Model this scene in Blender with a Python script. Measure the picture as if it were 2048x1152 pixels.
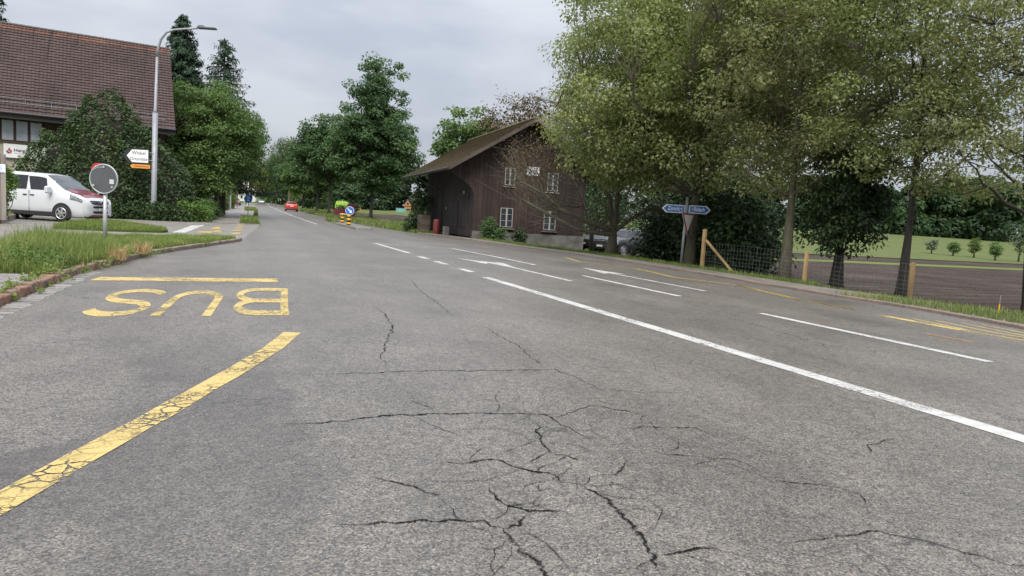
import bpy, math, random
import numpy as np
from mathutils import Vector, Matrix

R = math.radians
for o in list(bpy.data.objects): bpy.data.objects.remove(o)
scene = bpy.context.scene
COL = scene.collection

# ------------------------------------------------------------------ camera
# world: Y runs along the main road away from the viewer, X to its right, metres
cam_d = bpy.data.cameras.new('camera'); cam = bpy.data.objects.new('camera', cam_d); COL.objects.link(cam)
cam_d.sensor_width = 36.0; cam_d.lens = 36.0 * 1400 / 2048; cam_d.clip_start = 0.05; cam_d.clip_end = 3000
YAW, PITCH, ROLL = 21.71, 5.63, 3.4
cam.matrix_world = (Matrix.Translation((0, 0, 1.3)) @ Matrix.Rotation(R(-YAW), 4, 'Z')
                    @ Matrix.Rotation(R(90 - PITCH), 4, 'X') @ Matrix.Rotation(R(ROLL), 4, 'Z'))
scene.camera = cam

# ------------------------------------------------------------------ sky and sun
SUN_EL, SUN_AZ = 52.0, 200.0
w = bpy.data.worlds.new('World'); scene.world = w; w.use_nodes = True
nt = w.node_tree; nt.nodes.clear()
def wn(t, **k):
    n = nt.nodes.new(t)
    for a, b in k.items(): setattr(n, a, b)
    return n
sky = wn('ShaderNodeTexSky', sky_type='NISHITA', sun_disc=False, sun_elevation=R(SUN_EL), sun_rotation=R(SUN_AZ), dust_density=3.0)
tc = wn('ShaderNodeTexCoord'); mp = wn('ShaderNodeMapping'); mp.inputs['Scale'].default_value = (1.0, 1.0, 3.6)
nz = wn('ShaderNodeTexNoise'); nz.inputs['Scale'].default_value = 3.1; nz.inputs['Detail'].default_value = 5.0; nz.inputs['Roughness'].default_value = 0.5
rp = wn('ShaderNodeValToRGB'); rp.color_ramp.elements[0].position = 0.36; rp.color_ramp.elements[1].position = 0.60
rp.color_ramp.elements[0].color = (0.55, 0.59, 0.68, 1); rp.color_ramp.elements[1].color = (0.745, 0.775, 0.83, 1)
sep = wn('ShaderNodeSeparateXYZ')
lift = wn('ShaderNodeMath', operation='MULTIPLY_ADD'); lift.inputs[1].default_value = 5.2; lift.inputs[2].default_value = 2.62   # cloud deck: brighter overhead
clampz = wn('ShaderNodeMath', operation='MAXIMUM'); clampz.inputs[1].default_value = 0.0
cl = wn('ShaderNodeVectorMath', operation='SCALE')
mix = wn('ShaderNodeMixRGB'); mix.inputs['Fac'].default_value = 0.93
bg = wn('ShaderNodeBackground'); bg.inputs['Strength'].default_value = 0.12
ow = wn('ShaderNodeOutputWorld')
L = nt.links.new
L(tc.outputs['Generated'], mp.inputs['Vector']); L(mp.outputs[0], nz.inputs['Vector']); L(nz.outputs['Fac'], rp.inputs[0])
L(tc.outputs['Generated'], sep.inputs[0]); L(sep.outputs['Z'], clampz.inputs[0]); powz = wn('ShaderNodeMath', operation='POWER'); powz.inputs[1].default_value = 1.4; L(clampz.outputs[0], powz.inputs[0]); L(powz.outputs[0], lift.inputs[0])
L(rp.outputs[0], cl.inputs[0]); L(lift.outputs[0], cl.inputs['Scale'])
L(sky.outputs[0], mix.inputs['Color1']); L(cl.outputs[0], mix.inputs['Color2']); L(mix.outputs[0], bg.inputs['Color']); L(bg.outputs[0], ow.inputs[0])

sd = bpy.data.lights.new('sun', 'SUN'); so = bpy.data.objects.new('sun', sd); COL.objects.link(so)
sd.energy = 1.5; sd.angle = R(35); sd.color = (1.0, 0.95, 0.88)
so.rotation_euler = (R(90 - SUN_EL), 0, R(180 - SUN_AZ))
scene.view_settings.view_transform = 'Standard'; scene.view_settings.look = 'None'
scene.view_settings.exposure = 1.3; scene.view_settings.gamma = 1.0

# ------------------------------------------------------------------ materials
MATS = {}
class NB:
    def __init__(s, m): s.t = m.node_tree; s.t.nodes.clear(); s.l = s.t.links.new
    def n(s, t, inp=None, **k):
        q = s.t.nodes.new(t)
        for a, b in k.items(): setattr(q, a, b)
        for a, b in (inp or {}).items():
            if hasattr(b, 'bl_idname') or isinstance(b, bpy.types.NodeSocket): s.l(b, q.inputs[a])
            else: q.inputs[a].default_value = b
        return q
    def ramp(s, fac, stops, interp='LINEAR'):
        q = s.n('ShaderNodeValToRGB', {'Fac': fac}); r = q.color_ramp; r.interpolation = interp
        while len(r.elements) < len(stops): r.elements.new(0.5)
        for e, (p, c) in zip(r.elements, stops):
            e.position = p; e.color = (c, c, c, 1) if isinstance(c, (int, float)) else (*c, 1)
        return q.outputs[0]
    def mix(s, fac, a, b, mode='MIX'):
        q = s.n('ShaderNodeMixRGB', blend_type=mode)
        for i, v in (('Fac', fac), ('Color1', a), ('Color2', b)):
            if isinstance(v, bpy.types.NodeSocket): s.l(v, q.inputs[i])
            elif isinstance(v, (int, float)): q.inputs[i].default_value = v if i == 'Fac' else (v, v, v, 1)
            else: q.inputs[i].default_value = (*v, 1)
        return q.outputs[0]
    def noise(s, co, scale, detail=3, rough=0.55, dist=0.0):
        return s.n('ShaderNodeTexNoise', {'Vector': co, 'Scale': scale, 'Detail': detail, 'Roughness': rough, 'Distortion': dist}).outputs['Fac']
    def math(s, op, a, b=0.0):
        q = s.n('ShaderNodeMath', operation=op)
        if op == 'MULTIPLY_ADD': q.inputs[2].default_value = 0.5
        for i, v in ((0, a), (1, b)):
            if isinstance(v, bpy.types.NodeSocket): s.l(v, q.inputs[i])
            else: q.inputs[i].default_value = v
        return q.outputs[0]
    def pos(s): return s.n('ShaderNodeNewGeometry').outputs['Position']
    def obj(s): return s.n('ShaderNodeTexCoord').outputs['Object']
    def scaled(s, co, sc): return s.n('ShaderNodeMapping', {'Vector': co, 'Scale': sc}).outputs[0]
    def out(s, sh): s.l(sh, s.n('ShaderNodeOutputMaterial').inputs['Surface'])
    def bsdf(s, col, rough=0.6, metal=0.0, bump=None, bstr=0.3, bdist=0.01, **kw):
        q = s.n('ShaderNodeBsdfPrincipled')
        for i, v in (('Base Color', col), ('Roughness', rough), ('Metallic', metal)):
            if isinstance(v, bpy.types.NodeSocket): s.l(v, q.inputs[i])
            elif i == 'Base Color': q.inputs[i].default_value = (*v, 1)
            else: q.inputs[i].default_value = v
        for a, b in kw.items(): q.inputs[a].default_value = b
        if bump is not None:
            bn = s.n('ShaderNodeBump', {'Height': bump, 'Strength': bstr, 'Distance': bdist}); s.l(bn.outputs[0], q.inputs['Normal'])
        return q.outputs[0]
def newmat(name):
    m = bpy.data.materials.new(name); m.use_nodes = True; MATS[name] = m; return m, NB(m)

def simple(name, col, rough=0.55, metal=0.0, var=0.12, scale=6.0, bump=0.0, **kw):
    m, b = newmat(name); co = b.obj()
    f = b.noise(co, scale, 4)
    c = b.mix(b.ramp(f, [(0.3, 0.0), (0.7, 1.0)]), tuple(x * (1 - var) for x in col), tuple(min(1, x * (1 + var)) for x in col))
    b.out(b.bsdf(c, rough, metal, f if bump else None, bump, **kw)); return m

def leafmat(name, cols, trans=0.3, rough=0.55, hue_scale=0.35, island=True):
    m, b = newmat(name); geo = b.n('ShaderNodeNewGeometry')
    r = geo.outputs['Random Per Island']
    n = b.noise(geo.outputs['Position'], hue_scale, 2)
    f = b.math('ADD', b.math('MULTIPLY', r, 0.32), b.math('MULTIPLY', b.ramp(n, [(0.3, 0), (0.7, 1)]), 0.6))
    k = len(cols); c = b.ramp(f, [(i / (k - 1), cols[i]) for i in range(k)])
    d = b.bsdf(c, rough + 0.08, **{'Specular IOR Level': 0.35})
    t = b.n('ShaderNodeBsdfTranslucent'); b.l(b.mix(0.5, c, (0.5, 0.6, 0.12), 'OVERLAY'), t.inputs['Color'])
    ms = b.n('ShaderNodeMixShader', {'Fac': trans}); b.l(d, ms.inputs[1]); b.l(t.outputs[0], ms.inputs[2])
    b.out(ms.outputs[0]); return m

# asphalt: aggregate, patchy wear, stains, hairline cracks
def asphalt(name, lo, hi, stain=1.0, cracks=True):
    m, b = newmat(name); co = b.pos()
    v = b.n('ShaderNodeTexVoronoi', {'Vector': co, 'Scale': 125.0}); v2 = b.n('ShaderNodeTexVoronoi', {'Vector': co, 'Scale': 62.0})
    rv = b.n('ShaderNodeSeparateColor', {'Color': v.outputs['Color']}); rv2 = b.n('ShaderNodeSeparateColor', {'Color': v2.outputs['Color']})
    stone = b.ramp(rv.outputs[0], [(0.0, (lo * .40, lo * .40, lo * .42)), (0.30, (lo, lo * .98, lo * .95)), (0.72, (hi, hi * .965, hi * .91)), (0.93, (hi * 1.25, hi * 1.18, hi * 1.07)), (1.0, (hi * 1.8, hi * 1.7, hi * 1.55))])
    big = b.ramp(rv2.outputs[0], [(0.0, (lo * .55, lo * .55, lo * .57)), (0.5, (hi * .9, hi * .87, hi * .83)), (0.9, (hi * 1.15, hi * 1.05, hi * .93)), (1.0, (hi * 1.9, hi * 1.6, hi * 1.25))])
    gap = b.ramp(v.outputs['Distance'], [(0.0, 1.0), (0.55, 1.0), (0.95, 0.55)])
    c = b.mix(b.ramp(b.noise(co, 30, 2), [(0.54, 0), (0.70, 0.6)]), stone, big)
    c = b.mix(1.0, c, gap, 'MULTIPLY')
    # broad wear: lighter wheel-polished and darker bitumen-rich areas
    w1 = b.ramp(b.noise(co, 0.42, 5, 0.6, 0.6), [(0.32, 0.80), (0.50, 1.0), (0.68, 1.14)])
    c = b.mix(1.0, c, w1, 'MULTIPLY')
    w2 = b.ramp(b.noise(b.scaled(co, (1.0, 0.45, 1.0)), 2.6, 5, 0.65), [(0.34, 0.82), (0.55, 1.0), (0.7, 1.08)])
    c = b.mix(1.0, c, w2, 'MULTIPLY')
    w3 = b.ramp(b.noise(co, 14.0, 3, 0.6), [(0.36, 0.78), (0.52, 1.0), (0.66, 1.1)])
    c = b.mix(1.0, c, w3, 'MULTIPLY')
    # dark bitumen bleed along the bus bay line, with its own ragged outline
    if stain > 0:
        sp = b.n('ShaderNodeSeparateXYZ', {'Vector': co})
        nn = b.noise(co, 1.1, 5, 0.6)
        xx = b.math('ADD', sp.outputs['X'], b.math('MULTIPLY', b.math('SUBTRACT', nn, 0.5), 1.5))
        yy = b.math('ADD', sp.outputs['Y'], b.math('MULTIPLY', b.math('SUBTRACT', b.noise(co, 0.9, 4, 0.6, 2.0), 0.5), 2.0))
        dx = b.math('ABSOLUTE', b.math('ADD', xx, 0.12)); 
        ex = b.ramp(dx, [(0.36, 1), (0.62, 0)]); ey = b.ramp(b.math('DIVIDE', yy, 10.0), [(0.20, 0.35), (0.3, 0.9), (0.54, 1), (0.72, 0.2), (0.8, 0)])
        c = b.mix(b.math('MULTIPLY', b.math('MULTIPLY', ex, ey), 0.44 * stain), c, (0.030, 0.030, 0.033))
        q1 = b.ramp(b.math('ABSOLUTE', b.math('ADD', xx, 1.05)), [(0.3, 1), (0.6, 0)]); q2 = b.ramp(b.math('ABSOLUTE', b.math('SUBTRACT', yy, 3.75)), [(0.35, 1), (0.7, 0)])
        c = b.mix(b.math('MULTIPLY', b.math('MULTIPLY', q1, q2), 0.5), c, (0.032, 0.030, 0.030))
        # wheel-polished tracks and drip-darkened lane centres
        lane = b.math('COSINE', b.math('MULTIPLY', b.math('SUBTRACT', b.math('ADD', sp.outputs['X'], b.math('MULTIPLY', b.math('SUBTRACT', b.noise(co, 0.35, 3), 0.5), 0.9)), 1.7), 3.6))
        c = b.mix(1.0, c, b.ramp(b.math('MULTIPLY_ADD', lane, 0.5), [(0.0, 0.93), (1.0, 1.05)]), 'MULTIPLY')
        dx2 = b.math('ABSOLUTE', b.math('ADD', xx, 2.0)); ey2 = b.ramp(b.math('DIVIDE', yy, 20.0), [(0.1, 0.5), (0.5, 0.6), (0.72, 0.9), (0.9, 0.1)])
        c = b.mix(b.math('MULTIPLY', b.math('MULTIPLY', b.ramp(dx2, [(0.3, 1), (0.7, 0)]), ey2), 0.22 * stain), c, (0.035, 0.033, 0.03))
    if cracks:
        dco = b.n('ShaderNodeVectorMath', {0: co, 1: b.n('ShaderNodeVectorMath', {0: b.n('ShaderNodeTexNoise', {'Vector': co, 'Scale': 6.0, 'Detail': 4.0}).outputs['Color'], 'Scale': 0.16}, operation='SCALE').outputs[0]}, operation='ADD').outputs[0]
        ve = b.n('ShaderNodeTexVoronoi', {'Vector': dco, 'Scale': 2.6}, feature='DISTANCE_TO_EDGE')
        line = b.ramp(ve.outputs['Distance'], [(0.0, 1), (0.009, 0.7), (0.016, 0)])
        mask = b.ramp(b.noise(co, 0.8, 4, 0.6), [(0.46, 0), (0.60, 1)])
        c = b.mix(b.math('MULTIPLY', b.math('MULTIPLY', line, mask), 0.75), c, (0.018, 0.018, 0.019))
    h = b.math('ADD', b.math('MULTIPLY', v.outputs['Distance'], -0.6), b.math('MULTIPLY', rv2.outputs[1], 0.25))
    b.out(b.bsdf(b.mix(1.0, c, (1.05, 0.975, 0.89), 'MULTIPLY'), 0.46, 0, h, 0.45, 0.005, **{'Specular IOR Level': 0.95})); return m

def paint(name, col, wear=0.5, thresh=0.56):
    m, b = newmat(name); co = b.pos()
    n1 = b.noise(co, 2.2, 4, 0.6); v = b.n('ShaderNodeTexVoronoi', {'Vector': co, 'Scale': 95.0})
    dco = b.n('ShaderNodeVectorMath', {0: co, 1: b.n('ShaderNodeVectorMath', {0: b.n('ShaderNodeTexNoise', {'Vector': co, 'Scale': 18.0, 'Detail': 3.0}).outputs['Color'], 'Scale': 0.05}, operation='SCALE').outputs[0]}, operation='ADD').outputs[0]
    e = b.n('ShaderNodeTexVoronoi', {'Vector': dco, 'Scale': 11.0}, feature='DISTANCE_TO_EDGE')
    e2 = b.n('ShaderNodeTexVoronoi', {'Vector': dco, 'Scale': 27.0}, feature='DISTANCE_TO_EDGE')
    crk = b.math('MULTIPLY', b.ramp(e.outputs['Distance'], [(0.0, 1), (0.05, 1), (0.085, 0)]), b.ramp(b.noise(co, 1.5, 3), [(0.46, 0), (0.62, 1)]))
    crk2 = b.math('MULTIPLY', b.ramp(e2.outputs['Distance'], [(0.0, 1), (0.05, 1), (0.09, 0)]), b.ramp(b.noise(co, 2.7, 3), [(0.5, 0), (0.66, 1)]))
    pit = b.ramp(b.noise(co, 75, 3, 0.7), [(thresh + 0.05, 0), (thresh + 0.12, 1)])
    patch = b.ramp(n1, [(0.44, 0.15), (0.68, 1)])
    hole = b.math('MINIMUM', b.math('MULTIPLY', b.math('MAXIMUM', b.math('MAXIMUM', crk, crk2), b.math('MULTIPLY', pit, patch)), wear * 1.6), 1.0)
    shade = b.ramp(b.noise(co, 9, 4, 0.6), [(0.3, 0.80), (0.7, 1.05)])
    c = b.mix(1.0, col, shade, 'MULTIPLY'); c = b.mix(b.ramp(v.outputs['Distance'], [(0.5, 0.0), (0.9, 0.22)]), c, (0.12, 0.11, 0.10))
    s = b.bsdf(c, 0.6, 0, v.outputs['Distance'], 0.25, 0.004)
    tr = b.n('ShaderNodeBsdfTransparent'); ms = b.n('ShaderNodeMixShader', {'Fac': hole}); b.l(s, ms.inputs[1]); b.l(tr.outputs[0], ms.inputs[2])
    b.out(ms.outputs[0]); return m

asphalt('asphalt', 0.106, 0.196); asphalt('asphalt_side', 0.18, 0.28, 0.0, False); asphalt('asphalt_path', 0.18, 0.27, 0.0, False)
paint('paint_white', (0.57, 0.565, 0.545), 0.42, 0.60); paint('paint_yellow', (0.60, 0.455, 0.165), 0.85, 0.53); paint('paint_yellow_faded', (0.60, 0.43, 0.10), 0.62, 0.5)
def crackmat():
    m, b = newmat('crack_dark'); co = b.pos(); uv = b.n('ShaderNodeUVMap', uv_map='uv').outputs[0]
    u = b.n('ShaderNodeSeparateXYZ', {'Vector': uv}).outputs['X']
    u = b.math('ADD', b.math('SUBTRACT', u, 0.5), b.math('ADD', b.math('MULTIPLY', b.math('SUBTRACT', b.noise(co, 22, 3, 0.6), 0.5), 0.75), b.math('MULTIPLY', b.math('SUBTRACT', b.noise(co, 95, 2, 0.6), 0.5), 0.55)))
    w = b.math('ADD', b.math('ABSOLUTE', u), b.math('MULTIPLY', b.math('SUBTRACT', b.noise(co, 7, 2), 0.45), 0.35))
    core = b.ramp(w, [(0.07, 1), (0.12, 0)]); halo = b.ramp(b.math('ADD', b.math('ABSOLUTE', u), b.math('MULTIPLY', b.noise(co, 120, 2, 0.7), 0.35)), [(0.22, 0.75), (0.40, 0)])
    al = b.math('MAXIMUM', core, b.math('MULTIPLY', halo, 0.6))
    sh = b.bsdf((0.012, 0.012, 0.013), 0.95, **{'Specular IOR Level': 0.1}); tr = b.n('ShaderNodeBsdfTransparent'); ms = b.n('ShaderNodeMixShader', {'Fac': al}); b.l(tr.outputs[0], ms.inputs[1]); b.l(sh, ms.inputs[2])
    b.out(ms.outputs[0]); return m
crackmat()
def groundmat(name, cols, sc, sc2=30.0, bump=0.4):
    m, b = newmat(name); co = b.pos(); n1 = b.noise(co, sc, 5, 0.6); n2 = b.noise(co, sc2, 4, 0.65)
    f = b.math('ADD', b.math('MULTIPLY', n1, 0.55), b.math('MULTIPLY', n2, 0.45)); k = len(cols)
    c = b.ramp(f, [(0.3 + 0.4 * i / (k - 1), cols[i]) for i in range(k)])
    b.out(b.bsdf(c, 0.95, 0, n2, bump, 0.05, **{'Specular IOR Level': 0.1})); return m
groundmat('meadow', [(0.05, 0.085, 0.02), (0.085, 0.13, 0.03), (0.13, 0.17, 0.045)], 0.35)
groundmat('verge_soil', [(0.05, 0.065, 0.02), (0.07, 0.095, 0.025), (0.10, 0.12, 0.035)], 1.2)
groundmat('bright_grass', [(0.105, 0.145, 0.04), (0.13, 0.175, 0.045), (0.16, 0.20, 0.055)], 0.2, 8)
groundmat('pale_meadow', [(0.085, 0.11, 0.04), (0.11, 0.135, 0.05), (0.14, 0.16, 0.065)], 0.15, 4)
def soilmat():
    m, b = newmat('soil'); co = b.pos(); n1 = b.noise(co, 0.25, 4); n2 = b.noise(co, 14, 4, 0.7)
    sp = b.n('ShaderNodeSeparateXYZ', {'Vector': co})
    fur = b.math('SINE', b.math('MULTIPLY', b.math('ADD', sp.outputs['Y'], b.math('MULTIPLY', n1, 0.6)), 5.2))
    f = b.math('ADD', b.math('ADD', b.math('MULTIPLY', n1, 0.5), b.math('MULTIPLY', n2, 0.5)), b.math('MULTIPLY', fur, 0.05))
    c = b.ramp(f, [(0.32, (0.034, 0.025, 0.021)), (0.5, (0.064, 0.050, 0.042)), (0.64, (0.10, 0.081, 0.069)), (0.72, (0.20, 0.17, 0.15))])
    b.out(b.bsdf(c, 0.95, 0, f, 0.8, 0.12, **{'Specular IOR Level': 0.1})); return m
soilmat()
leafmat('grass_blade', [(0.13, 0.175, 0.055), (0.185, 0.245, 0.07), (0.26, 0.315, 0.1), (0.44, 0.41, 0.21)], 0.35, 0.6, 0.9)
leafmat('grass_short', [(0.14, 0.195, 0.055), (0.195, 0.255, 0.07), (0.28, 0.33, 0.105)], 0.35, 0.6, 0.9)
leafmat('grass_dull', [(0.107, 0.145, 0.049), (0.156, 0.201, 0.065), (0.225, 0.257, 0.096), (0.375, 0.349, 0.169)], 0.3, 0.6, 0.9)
leafmat('dry_grass', [(0.30, 0.21, 0.10), (0.42, 0.30, 0.15), (0.50, 0.38, 0.22)], 0.2)
leafmat('leaf_olive', [(0.205, 0.245, 0.11), (0.26, 0.3, 0.13), (0.325, 0.36, 0.15), (0.4, 0.41, 0.175)], 0.45, 0.5, 0.22)
leafmat('leaf_brownish', [(0.165, 0.185, 0.095), (0.215, 0.235, 0.112), (0.27, 0.28, 0.13), (0.33, 0.3, 0.15)], 0.45, 0.5, 0.22)
leafmat('leaf_linden', [(0.075, 0.13, 0.045), (0.11, 0.18, 0.058), (0.15, 0.23, 0.074), (0.19, 0.275, 0.095)], 0.45, 0.5, 0.3)
leafmat('leaf_maple', [(0.05, 0.1, 0.045), (0.08, 0.14, 0.06), (0.11, 0.185, 0.075), (0.145, 0.225, 0.09)], 0.45, 0.5, 0.2)
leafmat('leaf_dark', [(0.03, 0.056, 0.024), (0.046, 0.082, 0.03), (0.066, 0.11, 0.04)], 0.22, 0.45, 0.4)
leafmat('leaf_ivy', [(0.026, 0.05, 0.02), (0.045, 0.08, 0.03), (0.068, 0.112, 0.04), (0.15, 0.19, 0.07)], 0.24, 0.4, 0.5)
leafmat('leaf_conifer', [(0.022, 0.047, 0.028), (0.037, 0.074, 0.04), (0.055, 0.101, 0.053)], 0.12, 0.6, 0.4)
leafmat('leaf_willow', [(0.113, 0.167, 0.047), (0.152, 0.212, 0.062), (0.204, 0.263, 0.084)], 0.45, 0.5, 0.1)
leafmat('leaf_purple', [(0.064, 0.029, 0.034), (0.108, 0.046, 0.05), (0.153, 0.073, 0.067)], 0.2)
leafmat('leaf_wood', [(0.035, 0.068, 0.036), (0.055, 0.1, 0.048), (0.08, 0.135, 0.06), (0.1, 0.155, 0.066)], 0.45, 0.55, 0.08)
leafmat('leaf_dead', [(0.085, 0.065, 0.04), (0.14, 0.105, 0.055), (0.19, 0.135, 0.06)], 0.2)
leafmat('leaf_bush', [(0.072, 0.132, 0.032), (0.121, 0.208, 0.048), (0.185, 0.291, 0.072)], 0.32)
leafmat('leaf_grey_cover', [(0.10, 0.14, 0.075), (0.15, 0.20, 0.11), (0.21, 0.26, 0.16)], 0.2)
def barkmat(name, lo, hi, moss=0.0):
    m, b = newmat(name); co = b.pos(); f = b.noise(b.scaled(co, (9, 9, 1.6)), 1.6, 5, 0.65)
    c = b.ramp(f, [(0.3, lo), (0.7, hi)])
    if moss: c = b.mix(b.ramp(b.noise(co, 1.5, 3), [(0.45, 0), (0.65, moss)]), c, (0.10, 0.11, 0.05))
    b.out(b.bsdf(c, 0.9, 0, f, 0.8, 0.03)); return m
barkmat('bark', (0.045, 0.036, 0.028), (0.13, 0.105, 0.08)); barkmat('bark_mossy', (0.05, 0.042, 0.032), (0.16, 0.135, 0.10), 0.6); barkmat('bark_dark', (0.02, 0.017, 0.014), (0.06, 0.05, 0.04)); barkmat('bark_pale', (0.16, 0.135, 0.10), (0.30, 0.26, 0.19), 0.35)
def woodmat(name, lo, hi, rough=0.8):
    m, b = newmat(name); oi = b.n('ShaderNodeObjectInfo'); co = b.pos()
    f = b.noise(b.scaled(co, (7, 7, 0.5)), 2.5, 5, 0.65); g = b.noise(co, 0.8, 4)
    c = b.ramp(f, [(0.28, lo), (0.72, hi)])
    c = b.mix(1.0, c, b.ramp(oi.outputs['Random'], [(0, 0.68), (1, 1.3)]), 'MULTIPLY'); c = b.mix(1.0, c, b.ramp(g, [(0.3, 0.6), (0.7, 1.35)]), 'MULTIPLY')
    b.out(b.bsdf(c, rough, 0, f, 0.4, 0.01)); return m
woodmat('barn_wood', (0.016, 0.0092, 0.008), (0.050, 0.029, 0.024)); woodmat('barn_door_wood', (0.016, 0.013, 0.0125), (0.038, 0.031, 0.028)); woodmat('house_wood', (0.045, 0.028, 0.020), (0.10, 0.065, 0.045))
woodmat('new_timber', (0.36, 0.23, 0.10), (0.50, 0.34, 0.16)); woodmat('grey_timber', (0.16, 0.14, 0.125), (0.30, 0.27, 0.24)); woodmat('crate_wood', (0.07, 0.055, 0.045), (0.14, 0.11, 0.09))
woodmat('yellow_crate', (0.34, 0.19, 0.055), (0.50, 0.30, 0.09))
def tilemat(name, cols, streak=True, moss=None):
    m, b = newmat(name); geo = b.n('ShaderNodeNewGeometry'); co = geo.outputs['Position']; r = geo.outputs['Random Per Island']
    k = len(cols); c = b.ramp(r, [(i / (k - 1), cols[i]) for i in range(k)])
    c = b.mix(1.0, c, b.ramp(b.noise(co, 0.5, 4, 0.6), [(0.3, 0.8), (0.7, 1.18)]), 'MULTIPLY')
    if streak:
        s = b.noise(b.scaled(co, (2.4, 0.12, 0.12)), 1.0, 4, 0.7); c = b.mix(b.ramp(s, [(0.58, 0), (0.70, 0.7)]), c, (0.022, 0.018, 0.018))
        s2 = b.noise(b.scaled(co, (0.5, 0.5, 0.9)), 0.55, 4, 0.7); c = b.mix(b.ramp(s2, [(0.66, 0), (0.74, 0.5)]), c, (0.24, 0.10, 0.065))
    if moss: c = b.mix(b.ramp(b.noise(co, 1.7, 5, 0.7), [(0.40, 0), (0.62, 0.85)]), c, moss)
    b.out(b.bsdf(c, 0.85, 0, b.noise(co, 20, 3), 0.3, 0.02)); return m
tilemat('tile_brown', [(0.066, 0.045, 0.042), (0.072, 0.049, 0.045), (0.078, 0.053, 0.048), (0.086, 0.057, 0.051)])
tilemat('tile_barn', [(0.09, 0.066, 0.045), (0.135, 0.105, 0.07), (0.18, 0.14, 0.09)], False, (0.18, 0.15, 0.065))
tilemat('tile_ridge', [(0.13, 0.07, 0.05), (0.17, 0.085, 0.058), (0.10, 0.06, 0.048)])
tilemat('tile_red', [(0.20, 0.08, 0.055), (0.26, 0.11, 0.075)], False)
def brickmat(name, cols):
    m, b = newmat(name); oi = b.n('ShaderNodeObjectInfo'); co = b.pos(); k = len(cols)
    c = b.ramp(oi.outputs['Random'], [(i / (k - 1), cols[i]) for i in range(k)])
    f = b.noise(co, 22, 4, 0.65); c = b.mix(1.0, c, b.ramp(f, [(0.3, 0.7), (0.7, 1.2)]), 'MULTIPLY')
    c = b.mix(b.ramp(b.noise(co, 5, 4), [(0.52, 0), (0.7, 0.6)]), c, (0.13, 0.12, 0.10))
    b.out(b.bsdf(c, 0.88, 0, f, 0.5, 0.01)); return m
brickmat('kerb_brick', [(0.25, 0.135, 0.095), (0.33, 0.19, 0.14), (0.28, 0.19, 0.155), (0.21, 0.155, 0.135)])
brickmat('kerb_stone', [(0.20, 0.165, 0.14), (0.25, 0.20, 0.17), (0.27, 0.19, 0.155)]); brickmat('paver', [(0.21, 0.195, 0.185), (0.26, 0.245, 0.23), (0.235, 0.205, 0.19)])
brickmat('gutter_stone', [(0.20, 0.19, 0.18), (0.29, 0.275, 0.26)])
simple('concrete', (0.21, 0.20, 0.185), 0.9, 0, 0.3, 1.6, 0.3); simple('concrete_dark', (0.13, 0.125, 0.115), 0.9, 0, 0.4, 1.6, 0.3); simple('render_cream', (0.40, 0.36, 0.30), 0.9); simple('white_wall', (0.62, 0.62, 0.61), 0.8)
simple('joint_sand', (0.10, 0.095, 0.085), 0.95, 0, 0.3, 20)
simple('galvanised', (0.44, 0.45, 0.47), 0.45, 0.3, 0.15, 5); simple('sign_back', (0.10, 0.105, 0.115), 0.55, 0.2, 0.15, 3); simple('sign_rim', (0.42, 0.45, 0.46), 0.5, 0.3)
simple('sign_white', (0.80, 0.81, 0.80), 0.5, 0, 0.05, 3); simple('sign_black', (0.02, 0.021, 0.023), 0.5); simple('sign_red', (0.46, 0.035, 0.035), 0.45, 0, 0.1); simple('sign_blue', (0.022, 0.15, 0.50), 0.45, 0, 0.1)
simple('sign_orange', (0.75, 0.30, 0.055), 0.5, 0, 0.1); simple('bollard_yellow', (0.78, 0.42, 0.01), 0.45, 0, 0.06); simple('bollard_black', (0.02, 0.02, 0.02), 0.5); simple('maroon', (0.17, 0.028, 0.045), 0.55)
simple('logo_red', (0.50, 0.06, 0.07), 0.5); simple('logo_navy', (0.03, 0.045, 0.13), 0.5); simple('lamp_grey', (0.13, 0.135, 0.145), 0.5, 0.3); simple('pole_dark', (0.20, 0.21, 0.215), 0.5, 0.4); simple('pole_grey', (0.29, 0.30, 0.325), 0.5, 0.2, 0.12, 3)
simple('car_white', (0.60, 0.615, 0.64), 0.28, 0, 0.02, 1, **{'Coat Weight': 0.6}); simple('car_maroon', (0.20, 0.035, 0.055), 0.3, 0.1, 0.04, 1, **{'Coat Weight': 0.7}); simple('car_red', (0.46, 0.035, 0.022), 0.3, 0, 0.05, 1, **{'Coat Weight': 0.6})
simple('car_silver', (0.40, 0.41, 0.42), 0.3, 0.5, 0.05, 1); simple('car_black', (0.012, 0.012, 0.013), 0.25, 0, 0.1, 1, **{'Coat Weight': 0.6}); simple('car_grey', (0.026, 0.028, 0.033), 0.28, 0.3, 0.1, 1, **{'Coat Weight': 0.6})
simple('rubber', (0.016, 0.016, 0.017), 0.8); simple('black_plastic', (0.022, 0.022, 0.024), 0.6); simple('alloy', (0.55, 0.56, 0.57), 0.3, 0.8, 0.08, 8); simple('chrome', (0.65, 0.66, 0.67), 0.2, 0.9, 0.03)
simple('lamp_glass', (0.34, 0.36, 0.38), 0.12, 0.4, 0.6, 9); simple('lamp_red', (0.45, 0.02, 0.015), 0.2); simple('plate_white', (0.70, 0.70, 0.68), 0.5); simple('glass_dark', (0.018, 0.020, 0.023), 0.06, 0, 0.2, 2); simple('glass_screen', (0.085, 0.10, 0.11), 0.12, 0, 0.25, 1.5)
simple('window_pane', (0.30, 0.34, 0.38), 0.08, 0, 0.25, 0.8); simple('pane_dark', (0.035, 0.045, 0.055), 0.08, 0, 0.4, 1.0); simple('frame_white', (0.33, 0.315, 0.28), 0.7, 0, 0.2); simple('frame_brown', (0.085, 0.05, 0.036), 0.7)
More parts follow.
